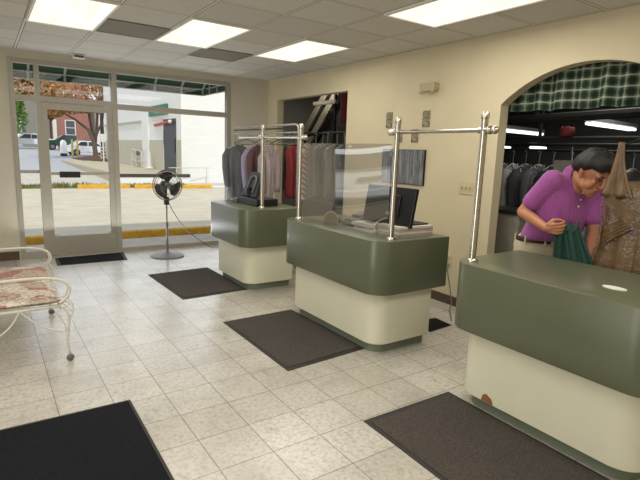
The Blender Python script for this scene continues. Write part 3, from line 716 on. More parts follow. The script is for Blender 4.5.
for y in (ry0, ry1):
    f = MB().tube([(RK-.2, y, .06), (RK+.2, y, .06)], .014, 8).build('foot', 'rackmetal', rack, smooth='auto')
    for x in (RK-.18, RK+.18): MB().ball((x, y, .028), (.028, .014, .028), 10).build('caster', 'black', f, smooth=True)
GR = 'garments on the white rack'
for i, (y, mat, w, L, nm, lab, pl, sl) in enumerate((
    (7.20, 'g_grey', .20, .82, 'suit_jacket', 'grey suit jacket hanging leftmost on the rack by the window', True, True),
    (6.66, 'g_lilac', .13, .78, 'dress_shirt', 'pale lilac shirt hanging beside the grey jacket, above the register', True, True),
    (6.50, 'g_maroon', .135, .80, 'jacket', 'dull maroon jacket hanging just left of the far chrome post', False, True),
    (6.20, 'g_mauve', .095, .80, 'dress_shirt', 'pale mauve shirt hanging just right of the far chrome post', True, True))):
    garment(nm, lab, 'garment', (RK, y, RZ+.015), w, L, mat, random.uniform(-.12, .12), sl, pl, GR, seed=i+3)
# empty hangers between the garments on the rack
hp = None
for k, y in enumerate((5.55, 5.66, 5.80, 5.88, 6.02, 6.36, 6.84, 6.98)):
    if hp is None:
        hp = thing('empty_hanger', 'empty wire hanger on the white rack bar', 'hanger', (RK, y, RZ+.015), group='empty hangers on the white rack')
        o = Vector((RK, y, RZ+.015))
        MB().tube(bez([(o.x, o.y, o.z-.02), (o.x+.03, o.y, o.z-.005), (o.x+.012, o.y, o.z+.028), (o.x-.022, o.y, o.z+.024), (o.x-.02, o.y, o.z+.002)], 8)[::-1]+[o+Vector((0, 0, -.06))], .003, 6).build('hook', 'chrome', hp, smooth=True)
        MB().tube([o+Vector((0, 0, -.06)), o+Vector((-.17, 0, -.13)), o+Vector((-.15, 0, -.145)), o+Vector((.15, 0, -.145)), o+Vector((.17, 0, -.13)), o+Vector((0, 0, -.06))], .004, 6).build('wire_frame', 'blackmetal', hp, smooth=True)
        c = hp
    else: c = copy_tree(hp)
    c.location = (RK, y, RZ+.015); c.rotation_euler = (0, 0, random.uniform(-.3, .3))
# rail seen through the pass-through
R1X = 4.60
r1 = thing('hanging_rail', 'dark hanging rail seen through the pass-through opening', 'rail', (R1X, 6.5, 1.8))
MB().tube([(R1X, 5.0, 1.90), (R1X, 8.6, 1.90)], .016, 8).build('rail', 'steelbeam', r1, smooth='auto')
for y in (5.1, 8.5): MB().tube([(R1X, y, 1.90), (R1X, y, BH)], .012, 8).build('drop_rod', 'steelbeam', r1)
GB = 'garments in the pass-through'
for i, (y, mat, w, L, pl, sl, nm, lab) in enumerate((
    (7.88, 'g_sage', .19, .82, True, False, 'blouse', 'sage grey blouse beside the left jamb of the pass-through'), (7.72, 'g_ink', .15, .66, False, False, 'waistcoat', 'black garment between the sage blouse and the red dress'),
    (7.52, 'g_red', .19, .95, True, False, 'dress', 'bright red dress hanging in the pass-through'), (7.22, 'g_coral', .18, .95, True, False, 'blouse', 'coral and white striped blouse beside the red dress'),
    (6.88, 'g_steel', .15, .84, True, False, 'bagged_garment', 'steel grey garment in plastic, right beside the coral blouse'), (6.74, 'g_silver', .19, .84, True, False, 'bagged_garment', 'silver grey garment in plastic, second to the right of the coral blouse'),
    (6.54, 'g_char', .16, .84, True, True, 'bagged_garment', 'charcoal garment in plastic in the middle of the pass-through'), (6.34, 'g_taupe', .21, .84, True, False, 'bagged_garment', 'large taupe garment in shiny plastic, second from the right in the pass-through'), (6.10, 'g_silver', .18, .84, True, False, 'bagged_garment', 'pale grey garment in plastic at the right edge of the pass-through'))):
    garment(nm, lab, 'garment', (R1X+(.02 if i % 2 else -.02), y, 1.875), w, L, mat, random.uniform(-.2, .05), sl, pl, GB, seed=i+20)
tag(MB().box(4.5, 5.0, 5.9, 7.1, 0, .82).build('low_cabinet', 'blackmetal', bevel=.01), 'low dark cabinet under the bagged clothes in the pass-through', 'cabinet')
# conveyor track rising in the pass-through
cv = thing('conveyor_track', 'slanting clothes conveyor track behind the pass-through', 'conveyor', (5.5, 7.9, 0))
for dy, wd in ((0, .07), (-.36, .07)):
    m = MB(); a, b = Vector((5.5, 8.75+dy, 1.75)), Vector((5.5, 7.8+dy, 2.70))
    m.rings([[p+Vector((sx*.12, sy*wd*.75, sy*wd*.7)) for sx, sy in ((-1, -1), (1, -1), (1, 1), (-1, 1))] for p in (a, b)]); m.build('pale_strip', 'woodrail', cv)
    m = MB(); m.tube([a+Vector((-.05, -.13, -.05)), b+Vector((-.05, -.13, -.05))], .05, 6); m.build('side_channel', 'steelbeam', cv)
for k in range(4):
    MB().tube(bez([(5.3, 8.2-.16*k, 1.9), (5.3, 7.7-.1*k, 1.95), (5.3, 7.55-.05*k, 2.35)], 8), .018, 6).build('chain_arm', 'steelbeam', cv, smooth=True)
MB().box(5.2, 5.24, 7.24, 7.28, 0, BH-.01).build('upright_post', 'steelbeam', cv)
MB().box(5.14, 5.2, 7.16, 7.86, 2.44, 2.50).build('cross_bar', 'woodrail', cv)
t = thing('red_garment_bundle', 'dark red cloth bundle at the upper right of the pass-through', 'garment', (5.0, 6.62, 2.1))
MB().rings([[Vector((5.0+(.1+.03*math.sin(3*k))*math.cos(2*PI*k/14), 6.62+r*math.sin(2*PI*k/14)*(1+.2*math.sin(5*k)), z)) for k in range(14)] for z, r in ((2.08, .03), (2.15, .09), (2.4, .12), (2.6, .08), (2.72, .02))]).build('cloth', 'redcloth', t, smooth=True)
MB().tube([(5.0, 6.62, 2.7), (5.0, 6.62, BH)], .006, 6).build('cord', 'black', t)

# ------------------------------------------------------------------ back room seen through the arch
cur = MB()
def cfn(u, v):
    y = 3.16-1.95*u; f = .034*math.sin(u*74+2*math.sin(u*9))+.014*math.sin(u*31+1)
    hem = .03*max(0, (u-.5))+.006*math.sin(u*40)
    return (4.30+f*(.5+.5*v), y, 2.52-(.475-hem)*v)
cur.grid(cfn, 150, 8, lambda u, v: (u*2.0, v*.475))
vl = thing('plaid_valance', 'green plaid valance curtain hanging at the top of the arch', 'curtain', (4.30, 2.2, 2.05))
cur.build('cloth', 'plaid', vl, smooth=True)
MB().tube([(4.30, 3.2, 2.53), (4.30, 1.1, 2.53)], .012, 8).build('curtain_rod', 'steelbeam', vl)
MB().box(WX+T, 4.31, 3.16, 3.18, 2.5, 2.55).box(WX+T, 4.31, 1.12, 1.14, 2.5, 2.55).build('bracket', 'steelbeam', vl)
def fluo(c, L, rz, label):
    c = Vector(c); t = thing('tube_light', label, 'tube light', c, group='tube lights in the back room')
    Mx = Matrix.Translation(c) @ Matrix.Rotation(rz, 4, 'Z')
    MB().box(-L/2, L/2, -.07, .07, .03, .08, Mx).build('housing', 'grey', t)
    for s_ in (-.035, .035): MB().tube([Mx @ Vector((-L/2, s_, 0)), Mx @ Vector((L/2, s_, 0))], .022, 8).build('tube', 'tube', t, smooth=True)
    for x in (-L*.35, L*.35): MB().tube([Mx @ Vector((x, 0, .08)), Mx @ Vector((x, 0, BH-c.z))], .006, 6).build('hanging_rod', 'steelbeam', t)
fluo((7.0, 4.93, 2.03), 2.0, .1, 'lit tube light in the back room at the left side of the arch')
fluo((7.5, 3.62, 2.10), 1.5, .08, 'lit tube light in the back room at the right side of the arch')
fluo((8.0, 5.75, 1.80), .35, .1, 'low lit tube light at far left of the arch above the hung clothes')
fluo((8.0, 5.05, 1.80), .4, .1, 'short lit tube light low in the middle of the arch')
def beam(label, pts, r, mat='steelbeam', drops=()):
    t = thing('conveyor_rail', label, 'rail', pts[0], group='dark conveyor rails in the back room')
    MB().tube(pts, r, 8).build('rail', mat, t, smooth='auto')
    for p in drops: MB().tube([p, (p[0], p[1], BH)], .018, 8).build('drop_rod', mat, t)
beam('thick dark conveyor beam right below the plaid valance', [(4.75, 4.4, 1.98), (4.75, .4, 2.07)], .045, drops=((4.75, 3.06, 2.0), (4.75, 2.9, 2.0), (4.75, 2.0, 2.05)))
beam('upper of the two thin dark rails behind the man', [(5.0, 4.6, 1.82), (5.0, .4, 1.83)], .018, drops=((5.0, 3.15, 1.82), (5.0, 1.95, 1.82)))
beam('lower of the two thin dark rails behind the man', [(5.2, 4.8, 1.76), (5.2, .4, 1.77)], .018, drops=((5.2, 4.4, 1.76), (5.2, .8, 1.76)))
beam('dark rail carrying the bagged clothes inside the arch', [(5.6, 5.0, 1.71), (5.6, .4, 1.71)], .016, drops=((5.6, 4.6, 1.71), (5.6, .9, 1.71)))
GA = 'bagged garments inside the arch'
for i, (y, mat, w, L, lab, sl) in enumerate((
    (4.02, 'g_silver', .20, .70, 'pale grey bagged shirt nearest the left jamb inside the arch', True), (3.86, 'g_white', .21, .85, 'whitish bagged coat second from the left jamb inside the arch', True),
    (3.68, 'g_char', .22, .9, 'charcoal bagged coat third from the left jamb inside the arch', True), (3.50, 'g_grey', .21, .85, 'mid grey bagged jacket behind the shoulder of the man', True),
    (3.32, 'g_ink', .21, .9, 'black bagged coat left of the pale panel behind the man', True), (3.10, 'g_silver', .22, .8, 'silver bagged shirt beside the pale panel behind the man', False),
    (2.86, 'g_white', .22, .8, 'whitish bagged shirt right behind the neck of the man', False), (2.66, 'g_char', .22, .9, 'dark bagged coat behind the head of the man', False),
    (2.44, 'g_brown', .22, .9, 'brown bagged coat between the man and the bronze gown', False), (2.22, 'g_steel', .22, .9, 'dim grey bagged coat behind the bronze gown strap', False), (2.0, 'g_silver', .22, .9, 'pale bagged garment at right edge behind the bronze gown', False))):
    garment('bagged_garment', lab, 'garment', (5.6, y, 1.685), w-(.06 if sl else 0), L, mat, random.uniform(-.25, .25)-.25, sl, True, GA, seed=i+40)
pn = thing('hanging_card', 'pale rectangular card panel hanging behind the shoulder of the man', 'panel', (5.25, 2.95, 1.3))
MB().box(5.245, 5.255, 2.70, 3.10, 1.28, 1.60).build('card', 'cabinet', pn); MB().tube([(5.25, 2.9, 1.6), (5.22, 2.9, 1.76)], .004, 6).build('hanging_wire', 'whitemetal', pn)
t = thing('red_garment_bundle', 'dark red bundle hanging under the beam above the man', 'garment', (5.0, 2.85, 1.83))
MB().rings([[Vector((5.0+.06*math.cos(2*PI*k/12), 2.85+r*math.sin(2*PI*k/12), z+.012*math.sin(2*k))) for k in range(12)] for z, r in ((1.845, .06), (1.855, .075), (1.92, .07), (1.935, .05))]).build('cloth', 'redcloth', t, smooth=True)
cbt = thing('grey_bin', 'grey bin with dark lid standing just inside the arch', 'bin', (4.75, 3.22, 0))
MB().prism(rrect(4.55, 4.95, 3.0, 3.42, (.03,)*4, 3), 0, 1.02).build('body', 'cabinet', cbt, smooth='auto'); MB().prism(rrect(4.53, 4.97, 2.98, 3.44, (.03,)*4, 3), 1.02, 1.06).build('lid', 'black', cbt, smooth='auto')
# bronze gown in plastic on a valet stand
gs = thing('valet_stand', 'dark valet stand holding the bronze gown beyond the right frame edge', 'stand', (3.62, 1.05, 0))
MB().tube([(3.62, 1.05, .02), (3.62, 1.05, 1.98)], .018, 8).build('pole', 'steelbeam', gs, smooth='auto')
MB().tube([(3.62, 1.05, 1.97), (3.32, 1.46, 1.97)], .012, 8).build('arm', 'steelbeam', gs)
MB().lathe([(.22, 0), (.22, .02), (.03, .035)], (3.62, 1.05, 0), 20).build('base', 'steelbeam', gs)
gw = thing('bronze_gown', 'bronze satin gown in clear plastic hanging right of the man', 'gown', (3.33, 1.365, .25))
Xd = Vector((.12, -.993, 0)); Nd = Vector((-.993, -.12, 0)); go = Vector((3.33, 1.365, 0))
def gring(z, hw_, th, grow=0, off=0., fold=.12, nf=11):
    R = []
    for k in range(64):
        a = 2*PI*k/64; f = 1+fold*math.sin(nf*a)+.5*fold*math.sin((nf*2-3)*a+1)
        R.append(go+Xd*((hw_+grow)*math.cos(a)+off)+Nd*((th+grow)*math.sin(a)*f)+Vector((0, 0, z+(.07*abs(math.cos(a))**2-.05 if z > 1.42 else 0))))
    return R
prof = ((1.50, .195, .05, .02), (1.40, .215, .075, .05), (1.30, .215, .08, .08), (1.18, .20, .08, .10), (1.08, .21, .09, .12), (.9, .24, .09, .12), (.6, .26, .09, .12), (.3, .28, .09, .12))
MB().rings([gring(z, a, b, fold=f) for z, a, b, f in prof]).build('gown_body', 'gown', gw, smooth=True)
for s_ in (-1, 1):
    def strap(u, v, s_=s_):
        p = go+Xd*(s_*(.125+.035*v)+(u-.5)*(.15*(1-v)**1.9+.034))+Nd*(.082*(1-v)**.7+.010*math.sin(14*u)*(1-v)); return p+Vector((0, 0, 1.385+.335*v))
    MB().grid(strap, 10, 14).build('strap', 'gown', gw, smooth=True, solid=.012)
for s_ in (-1, 1):
    def swag(u, v, s_=s_):   # crossed drape running from one strap down to the other hip
        a = PI*(.98-.82*u); p = go+Xd*s_*(.212*math.cos(a))*-1+Nd*(.085*math.sin(a)**.6+.010+.008*math.sin(9*PI*v))
        return p+Vector((0, 0, 1.46-.30*u**1.2-(.07+.05*u)*v))
    MB().grid(swag, 20, 14).build('draped_bodice', 'gown', gw, smooth=True, solid=.006)
MB().tube(bez([go+Vector((0, 0, 1.97))+Xd*.02, go+Vector((0, 0, 2.0)), go+Vector((0, 0, 1.9)), go+Vector((0, 0, 1.78))], 8), .004, 6).tube([go+Xd*-.15+Vector((0, 0, 1.70)), go+Vector((0, 0, 1.78)), go+Xd*.15+Vector((0, 0, 1.70))], .005, 6).build('hanger', 'steelbeam', gw, smooth=True)
MB().rings([gring(z, a, b, .022, fold=f+.05, nf=9) for z, a, b, f in prof], cap=False).build('plastic_cover', 'gownfilm', gw, smooth=True)

# ------------------------------------------------------------------ the man
man = thing('person', 'man in purple polo and khaki trousers looking down at a green cloth', 'person', (3.55, 2.03, 0))
Fd = Vector((-.427, -.904, 0)); Ld = Vector((.904, -.427, 0)); Z = Vector((0, 0, 1))
P0 = Vector((3.50, 2.11, .975))
SC = Vector((3.48, 1.885, 1.41)); SR = Vector((3.32, 1.965, 1.445)); SL = Vector((3.625, 1.82, 1.375))
NB = Vector((3.455, 1.86, 1.475)); HCn = Vector((3.405, 1.735, 1.51))
Fh = (Fd*math.cos(.30)+Ld*math.sin(.30)).normalized(); Hu = (Z*.86+Fh*.50).normalized(); Hf = (Fh*.86-Z*.50); Hf = (Hf-Hu*Hf.dot(Hu)).normalized(); Hl = Hu.cross(Hf)*1
if Hl.dot(Ld) < 0: Hl = -Hl
ER = Vector((3.255, 2.12, 1.215)); WR = Vector((3.185, 1.885, 1.135)); EL = Vector((3.565, 1.745, 1.10)); WL = Vector((3.42, 1.675, .955))
HS = 1.12
def H(l, f, u): return HCn+(Hl*l+Hf*f+Hu*u)*HS
def ell(c, ru, rv, du, dv, n=24, p=1.): 
    return [Vector(c)+du*ru*math.copysign(abs(math.cos(2*PI*k/n))**p, math.cos(2*PI*k/n))+dv*rv*math.copysign(abs(math.sin(2*PI*k/n))**p, math.sin(2*PI*k/n)) for k in range(n)]
LX_ = (SL-SR).normalized()
def torso(g=0., u0=0.):
    out = []
    for u, ru, rv, b in ((0, .168, .12, .02), (.12, .172, .136, .035), (.3, .185, .15, .055), (.5, .184, .14, .04), (.7, .19, .122, .015), (.86, .185, .105, .0), (.96, .14, .085, -.005), (1.05, .075, .06, 0)):
        u = max(u, u0); c = P0.lerp(SC+Vector((0, 0, .015)), u)+Fd*b+(NB-SC)*max(0, u-.9)*2
        ax = (Ld*(1-u)+LX_*u).normalized(); out.append(ell(c, ru+g, rv+g, ax, (Fd-Z*.2*u).normalized(), p=.9))
    return out
def hand(W, D, N_, side, curl, spread=1.):
    """palm + four fingers + thumb; D along the hand, N_ palm side, side = direction of thumb"""
    D = D.normalized(); side = (side-D*side.dot(D)).normalized(); N_ = (N_-D*N_.dot(D)-side*N_.dot(side)).normalized()
    ch = [[(W, .026), (W+D*.03, .024)]]
    for k, (o_, ln) in enumerate(((.034, .076), (.0115, .086), (-.0115, .080), (-.033, .062))):
        K = W+D*(.088-.004*abs(k-1))+side*o_; ch.append([(W+D*.02+side*o_*.6, .018), (K, .0112)])
        a = 0; p = K; pts = [(K, .0100)]
        for seg, fr in enumerate((.45, .32, .23)):
            a += curl*(1., 1.1, .8)[seg]*(1+.08*k); p = p+(D*math.cos(a)+N_*math.sin(a))*ln*fr; pts.append((p, .0090-.0008*seg))
        ch.append(pts)
    T0 = W+D*.025+side*.028; T1 = T0+(D*.55+side*.6+N_*.35)*.042; T2 = T1+(D*.75-side*.05+N_*.65)*.032; T3 = T2+(D*.7-side*.35+N_*.6)*.025
    ch.append([(T0, .017), (T1, .0125), (T2, .011), (T3, .009)])
    return ch
HRd = Vector((-.02, -.97, .06)); HLd = Vector((-.45, -.25, -.75))
legs = []
for s_ in (-1, 1):
    hip = P0+Ld*.09*s_-Z*.02; kn = Vector((hip.x, hip.y, .5))+Fd*.03+Ld*.01*s_; an = Vector((hip.x, hip.y, .085))+Ld*.02*s_-Fd*.02
    legs.append([(hip, .09), (hip.lerp(kn, .5), .08), (kn, .058), (kn.lerp(an, .35), .056), (an, .038), (an+Fd*.14-Z*.045, .032)])
chains = [[(SR, .062), (SR.lerp(ER, .5), .05), (ER, .041), (ER.lerp(WR, .35), .041), (WR, .029)], [(SL, .062), (SL.lerp(EL, .5), .05), (EL, .041), (EL.lerp(WL, .35), .041), (WL, .029)],
          [(NB-Z*.06, .07), (NB.lerp(HCn, .35)-Hf*.01, .058), (H(0, -.02, -.06), .056)]]+legs
chains += hand(WR, HRd, Vector((.5, 0, -.6)), Vector((-.3, -.1, .9)), .75)
chains += hand(WL, HLd, Vector((.6, -.4, -.2)), Vector((-.5, .1, .4)), .45)
head = [[(H(0, -.012, .03), .087), (H(0, .012, .035), .083)], [(H(0, .03, -.035), .066), (H(0, .045, -.075), .048), (H(0, .062, -.098), .028)], [(H(-.034, .02, -.055), .040), (H(-.018, .055, -.09), .026)], [(H(.034, .02, -.055), .040), (H(.018, .055, -.09), .026)],
        [(H(0, .092, .018), .011), (H(0, .112, -.022), .0145)], [(H(-.012, .1, -.026), .009), (H(.012, .1, -.026), .009)], [(H(-.045, .07, .035), .018), (H(.045, .07, .035), .018)], [(H(-.048, .066, -.012), .018), (H(-.042, .05, -.04), .026)], [(H(.048, .066, -.012), .018), (H(.042, .05, -.04), .026)],
        [(H(-.018, .088, -.055), .009), (H(.018, .088, -.055), .009)], [(H(-.016, .084, -.066), .009), (H(.016, .084, -.066), .009)]]
for s_ in (-1, 1): head.append([(H(.084*s_, -.010, .012), .012), (H(.090*s_, -.020, .022), .011), (H(.087*s_, -.014, .0), .010), (H(.080*s_, -.005, -.022), .009)])
body = blob_mesh('body', chains+head, 'skin', man, .0042, 3, [torso(-.02)])
# shirt: torso, sleeves
sleeve = lambda A, B, f: [(A-(B-A).normalized()*.01, .078), (A.lerp(B, f*.5), .072), (A.lerp(B, f), .068)]
blob_mesh('polo_shirt', [sleeve(SR, ER, .66), sleeve(SL, EL, .66), [(SR, .072), (SC+Z*.01, .085), (SL, .072)], [(P0+Fd*.075+Z*.1, .11), (P0+Fd*.085+Z*.2, .105)]], 'shirt', man, .008, 3, [torso(.014, .075)])
cm = MB()
cax = (HCn-NB).normalized(); e1 = LX_; e2 = e1.cross(cax).normalized()
def cfn2(u, v):
    a = 2*PI*(u*.92+.04)-PI/2
    rr = .074+.026*v; c = NB-Z*.002+cax*(.022-.045*v*(1 if v > .15 else .2)); return c+(e1*math.cos(a)+e2*math.sin(a)*.95)*rr
if (e2.dot(Fd)) > 0: e2 = -e2
e2 = -e2
cm.grid(lambda u, v: (lambda a, rr, c: c+(e1*math.cos(a)+e2*math.sin(a)*.95)*rr)(2*PI*(u*.9+.05)+PI/2, .070+.034*v, NB+cax*(.03-.05*v)), 30, 5).build('collar', 'shirt', man, smooth=True, solid=.006)
for k in range(3):
    c = P0.lerp(SC, .93-.11*k)+Fd*(.125+.02*k); MB().ball(c, .006, 8).build('button', 'white', man)
# trousers, belt, shoes
blob_mesh('trousers', [[(a, r+.018) for a, r in lg[:5]] for lg in legs], 'khaki', man, .009, 3, [[ell(P0+Fd*.01+Z*z, r, q, Ld, Fd) for z, r, q in ((-.14, .165, .12), (-.05, .178, .135), (.02, .18, .138), (.045, .178, .136))]])
MB().rings([ell(P0+Fd*.012+Z*z, .186+g, .146+g, Ld, Fd, 36) for z, g in ((.015, 0), (.017, .003), (.048, .003), (.05, 0))], cap=False).build('belt', 'belt', man, smooth=True, solid=.006)
MB().box(-.022, .022, -.004, .004, -.02, .02, Matrix.Translation(P0+Fd*.166+Z*.033) @ Fd.to_track_quat('Y', 'Z').to_matrix().to_4x4()).build('belt_buckle', 'chrome', man)
for s_ in (-1, 1):
    for dd in (.3, 1.1, 1.9):
        a = PI/2+s_*dd; q = P0+Fd*.012+Ld*.191*math.cos(a)+Fd*.151*math.sin(a)
        MB().box(q.x-.006, q.x+.006, q.y-.006, q.y+.006, q.z+.005, q.z+.06).build('belt_loop', 'khaki', man)
for lg in legs:
    a = lg[4][0]; MB().rings([[Vector((a.x, a.y, 0))+Fd*(.085+(.145*k_)*math.cos(2*PI*i/18))+Ld*(.048*k_*math.sin(2*PI*i/18))+Z*z for i in range(18)] for z, k_ in ((0, 1), (.02, 1.02), (.05, .95), (.09, .6), (.105, .3))]).build('shoe', 'shoe', man, smooth=True)
# hair: cap that dips below the skull outside the hairline
hm = MB(); R = []
for j in range(19):
    el_ = -PI/2+PI*j/18; ring = []
    for k in range(40):
        az = 2*PI*k/40; f = math.cos(el_)*math.cos(az); l = math.cos(el_)*math.sin(az); u = math.sin(el_)
        line = .06+.36*max(0, f)-.85*max(0, -f)-(.08 if abs(l) > .7 and f < .2 else 0)
        keep = u > line-.05*math.sin(7*az)
        g = .84+.18*min(1, max(0, u-line)/.35) if keep else .55
        tex = 1+.03*math.sin(13*az+5*el_)+.02*math.sin(23*az)+.02*math.sin(9*el_)
        ring.append(H(l*.108*g*tex, (f*.126-.006)*g*tex+(.012 if keep and f > .3 else 0), .030+u*.128*g*tex))
    R.append(ring)
hm.rings(R).build('hair', 'hair', man, smooth=True)
for s_ in (-1, 1):
    MB().ball(H(.034*s_, .083, .012), (.012, .008, .005), 10, Matrix((Hl, Hf, Hu)).transposed()).build('eye', 'eye', man, smooth=True)
    MB().tube([H(.052*s_, .078, .034), H(.034*s_, .090, .040), H(.016*s_, .092, .034)], [.003, .005, .004], 6).build('eyebrow', 'hair', man, smooth=True)
MB().tube([H(-.024, .083, -.060), H(-.008, .095, -.058), H(.008, .095, -.058), H(.024, .083, -.060)], [.002, .004, .004, .002], 6).build('mouth', 'lip', man, smooth=True)
# green cloth he holds
gc = MB()
ga, gb = Vector((3.205, 1.835, 1.135)), Vector((3.262, 1.705, 1.155))
ha, hb = Vector((3.235, 1.83, .80)), Vector((3.27, 1.50, .80))
def gfn(u, v):
    p = ga.lerp(gb, u).lerp(ha.lerp(hb, u), v)
    n = Vector((-.87, -.5, 0)); w = .016*math.sin(u*13+v*2)*(.3+v*.7)+.007*math.sin(u*31+4*v)
    top = (.02*math.sin(u*9)+.018*math.cos(u*17))*(1-v)
    return p+n*w+Vector((0, 0, top))
gc.grid(gfn, 44, 26)
gt = thing('green_garment', 'dark green cloth garment held in the hands of the man', 'garment', (3.24, 1.7, .8))
gc.build('cloth', 'greencloth', gt, smooth=True, solid=.012)
def gfn3(u, v):
    p = ga.lerp(gb, u); return p+Vector((-.87, -.5, 0))*(-.012+.02*math.sin(PI*v))+Vector((0, 0, .03-.10*v*(1-.3*u)+.012*math.sin(u*14)))
MB().grid(gfn3, 24, 8).build('folded_edge', 'greencloth', gt, smooth=True, solid=.012)

# ------------------------------------------------------------------ outdoors
def gz(y): 
    if y < 24: return -.15
    return -.15+(y-24)*.0185 if y < 70 else -.15+46*.0185+(y-70)*.012
def strip(name, x0, x1, y0, y1, mat, dz=0., n=12):
    m = MB().grid(lambda u, v: (x0+(x1-x0)*u, y0+(y1-y0)*v, gz(y0+(y1-y0)*v)+dz), 1, n); return struct(name, m, mat)
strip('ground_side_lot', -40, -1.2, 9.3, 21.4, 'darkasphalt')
strip('ground_parking_lot', -1.2, 40, 9.3, 21.4, 'asphalt')
struct('ground_walkway', MB().box(-20, 20, WY+.14, 9.3, -.3, -.10), 'walk')
strip('ground_street', -60, 80, 31.5, 120, 'street', n=20)
strip('ground_pavement', -60, 80, 22.6, 31.5, 'walk')
gr = MB(); rnd = random.Random(4)
for k in range(2600):
    x = rnd.uniform(-2, 7.6); y = 21.4+rnd.random()*1.1; h = rnd.uniform(.05, .17)*(1.4 if 2 < x < 3.6 else 1); a = rnd.uniform(0, PI); w = .03
    c, s_ = math.cos(a)*w, math.sin(a)*w; lean = rnd.uniform(-.06, .06)
    gr.add([(x-c, y-s_, -.15), (x+c, y+s_, -.15), (x+lean, y+lean, -.15+h)], [(0, 1, 2)])
strip('ground_verge', -60, 8.0, 21.4, 22.6, 'grass')
tag(gr.build('verge_grass', 'grass'), 'strip of dry grass along the far edge of the parking lot', 'grass', kind='stuff')
def kerb(x0, x1, y, label):
    m = MB().prism([(-.09, -.15), (.09, -.15), (.07, -.01), (.04, .01), (-.04, .01), (-.07, -.01)], x0, x1, Matrix(((0, 0, 1, 0), (1, 0, 0, y), (0, 1, 0, 0), (0, 0, 0, 1))))
    tag(m.build('parking_kerb', 'yellow'), label, 'kerb', 'yellow parking kerbs')
kerb(.25, 1.02, 9.55, 'yellow kerb outside at the foot of the narrow side window')
kerb(1.85, 4.4, 9.55, 'long yellow kerb just outside the big window, behind the fan')
kerb(3.0, 4.95, 21.2, 'yellow kerb across the lot, seen through the entrance door')
kerb(4.85+.25, 6.0, 21.0, 'yellow kerb across the lot, left of the fan head')
kerb(7.0, 8.3, 20.7, 'yellow kerb across the lot, right of the fan head')
# awning over the shop front
aw = thing('shop_awning', 'green canvas awning on a pale tube frame over the shop front', 'awning', (0, 8.4, 2.5))
ax0, ax1, ayf, ay0 = -3.2, 3.46, 9.0, WY+.14
MB().grid(lambda u, v: (ax0+(ax1-ax0)*u, ayf+(ay0-ayf)*v, 2.66+.75*v), 10, 6).build('canopy', 'awning', aw, solid=.008)
MB().box(ax0, ax1, ayf, ayf+.008, 2.535, 2.66).build('valance', 'awning', aw)
MB().add([(ax1, ayf, 2.535), (ax1, ay0, 2.535), (ax1, ay0, 3.41), (ax1, ayf, 2.66)], [(0, 1, 2, 3)]).build('side_panel', 'awning', aw, solid=.008)
fr = MB().tube([(ax0, ayf-.02, 2.65), (ax1, ayf-.02, 2.65), (ax1-.02, ay0, 2.65)], .013, 6)
fr.tube([(ax0, ayf-.02, 2.54), (ax1-.02, ayf-.02, 2.54), (ax1-.02, ay0, 2.54)], .010, 6)
x = -2.94
xs = [-2.9, -2.3, -1.7, -1.1, -.5, .05, .67, 1.17, 1.83, 2.57, 3.04, 3.44]
for x in xs:
    fr.tube([(x, ayf-.025, 2.535), (x, ayf-.025, 2.65), (x, ay0, 3.37)], .02, 6)
for y in (8.65, 8.3): fr.tube([(ax1-.02, y, 2.54), (ax1-.02, y, 2.66+.75*(ayf-y)/(ayf-ay0))], .012, 6)
fr.build('tube_frame', 'rod', aw, smooth='auto')
struct('wall_facade_upper', MB().box(XL-.15, WX+.3, WY+.0, WY+.14, HC, 3.9), 'beigewall')
# white block building
wb = thing('white_building', 'white painted building with dark side door across the parking lot', 'building', (8.1, 24, -.2))
MB().box(8.1, 20, 24, 24.4, -.3, 6.2).build('front_wall', 'whitewall', wb)
sd = MB().box(8.1, 8.4, 24.4, 24.75, -.3, 6.2).box(8.1, 8.4, 26.95, 42, -.3, 6.2).box(8.1, 8.4, 24.75, 26.95, 3.0, 6.2).build('side_wall', 'whitewall', wb)
MB().box(8.08, 8.1, 24.02, 24.75, .3, 1.93).box(8.08, 8.1, 26.95, 42, .3, 1.93).build('beige_lower_band', 'beigewall', wb)
MB().box(8.02, 8.1, 29.6, 30.9, .3, 3.15).build('pilaster', 'whitewall', wb); MB().box(8.0, 8.1, 30.9, 42, 2.98, 3.08).build('ledge', 'beigewall', wb)
MB().box(8.05, 8.12, 27.0, 28.8, 3.0, 3.08).build('door_lintel', 'white', wb)
dr = MB().box(8.13, 8.2, 24.75, 26.95, .30, 3.0).build('side_door', 'darkdoor', wb); MB().box(8.10, 8.13, 25.0, 25.4, 1.3, 2.0).build('door_panel', 'black', dr)
MB().box(4.95, 8.1, 23.9, 42, -.3, .30).build('dock', 'dock', wb); MB().box(4.9, 8.45, 23.8, 23.9, .14, .29).build('dock_edge', 'dockedge', wb); MB().box(4.9, 8.45, 23.82, 23.9, -.3, .14).build('dock_face', 'whitewall', wb)
MB().tube([(7.2, 23.2, .62), (9.4, 23.6, .62)], .02, 6).tube([(7.6, 23.3, -.15), (7.6, 23.3, .62)], .02, 6).tube([(9.2, 23.55, -.15), (9.2, 23.55, .62)], .02, 6).build('dock_rail', 'rod', wb)
sn = thing('green_sign', 'blank-looking green sign with a small white mark above the dark side door', 'sign', (8.0, 27.6, 3.2))
MB().box(8.0, 8.1, 26.0, 29.3, 3.24, 3.77).build('board', 'signgreen', sn); MB().box(7.99, 8.0, 26.9, 27.9, 3.36, 3.48).box(7.99, 8.0, 27.1, 27.8, 3.52, 3.57).build('white_mark', 'white', sn)
ba = thing('warning_pole', 'red pole with white tip sticking out above the dark side door', 'pole', (7.9, 26.5, 2.6))
MB().tube([(8.08, 28.4, 2.74), (7.9, 25.3, 2.82)], .07, 8).build('red_pole', 'redpole', ba); MB().ball((7.9, 25.1, 2.83), .10, 10).build('white_tip', 'white', ba)
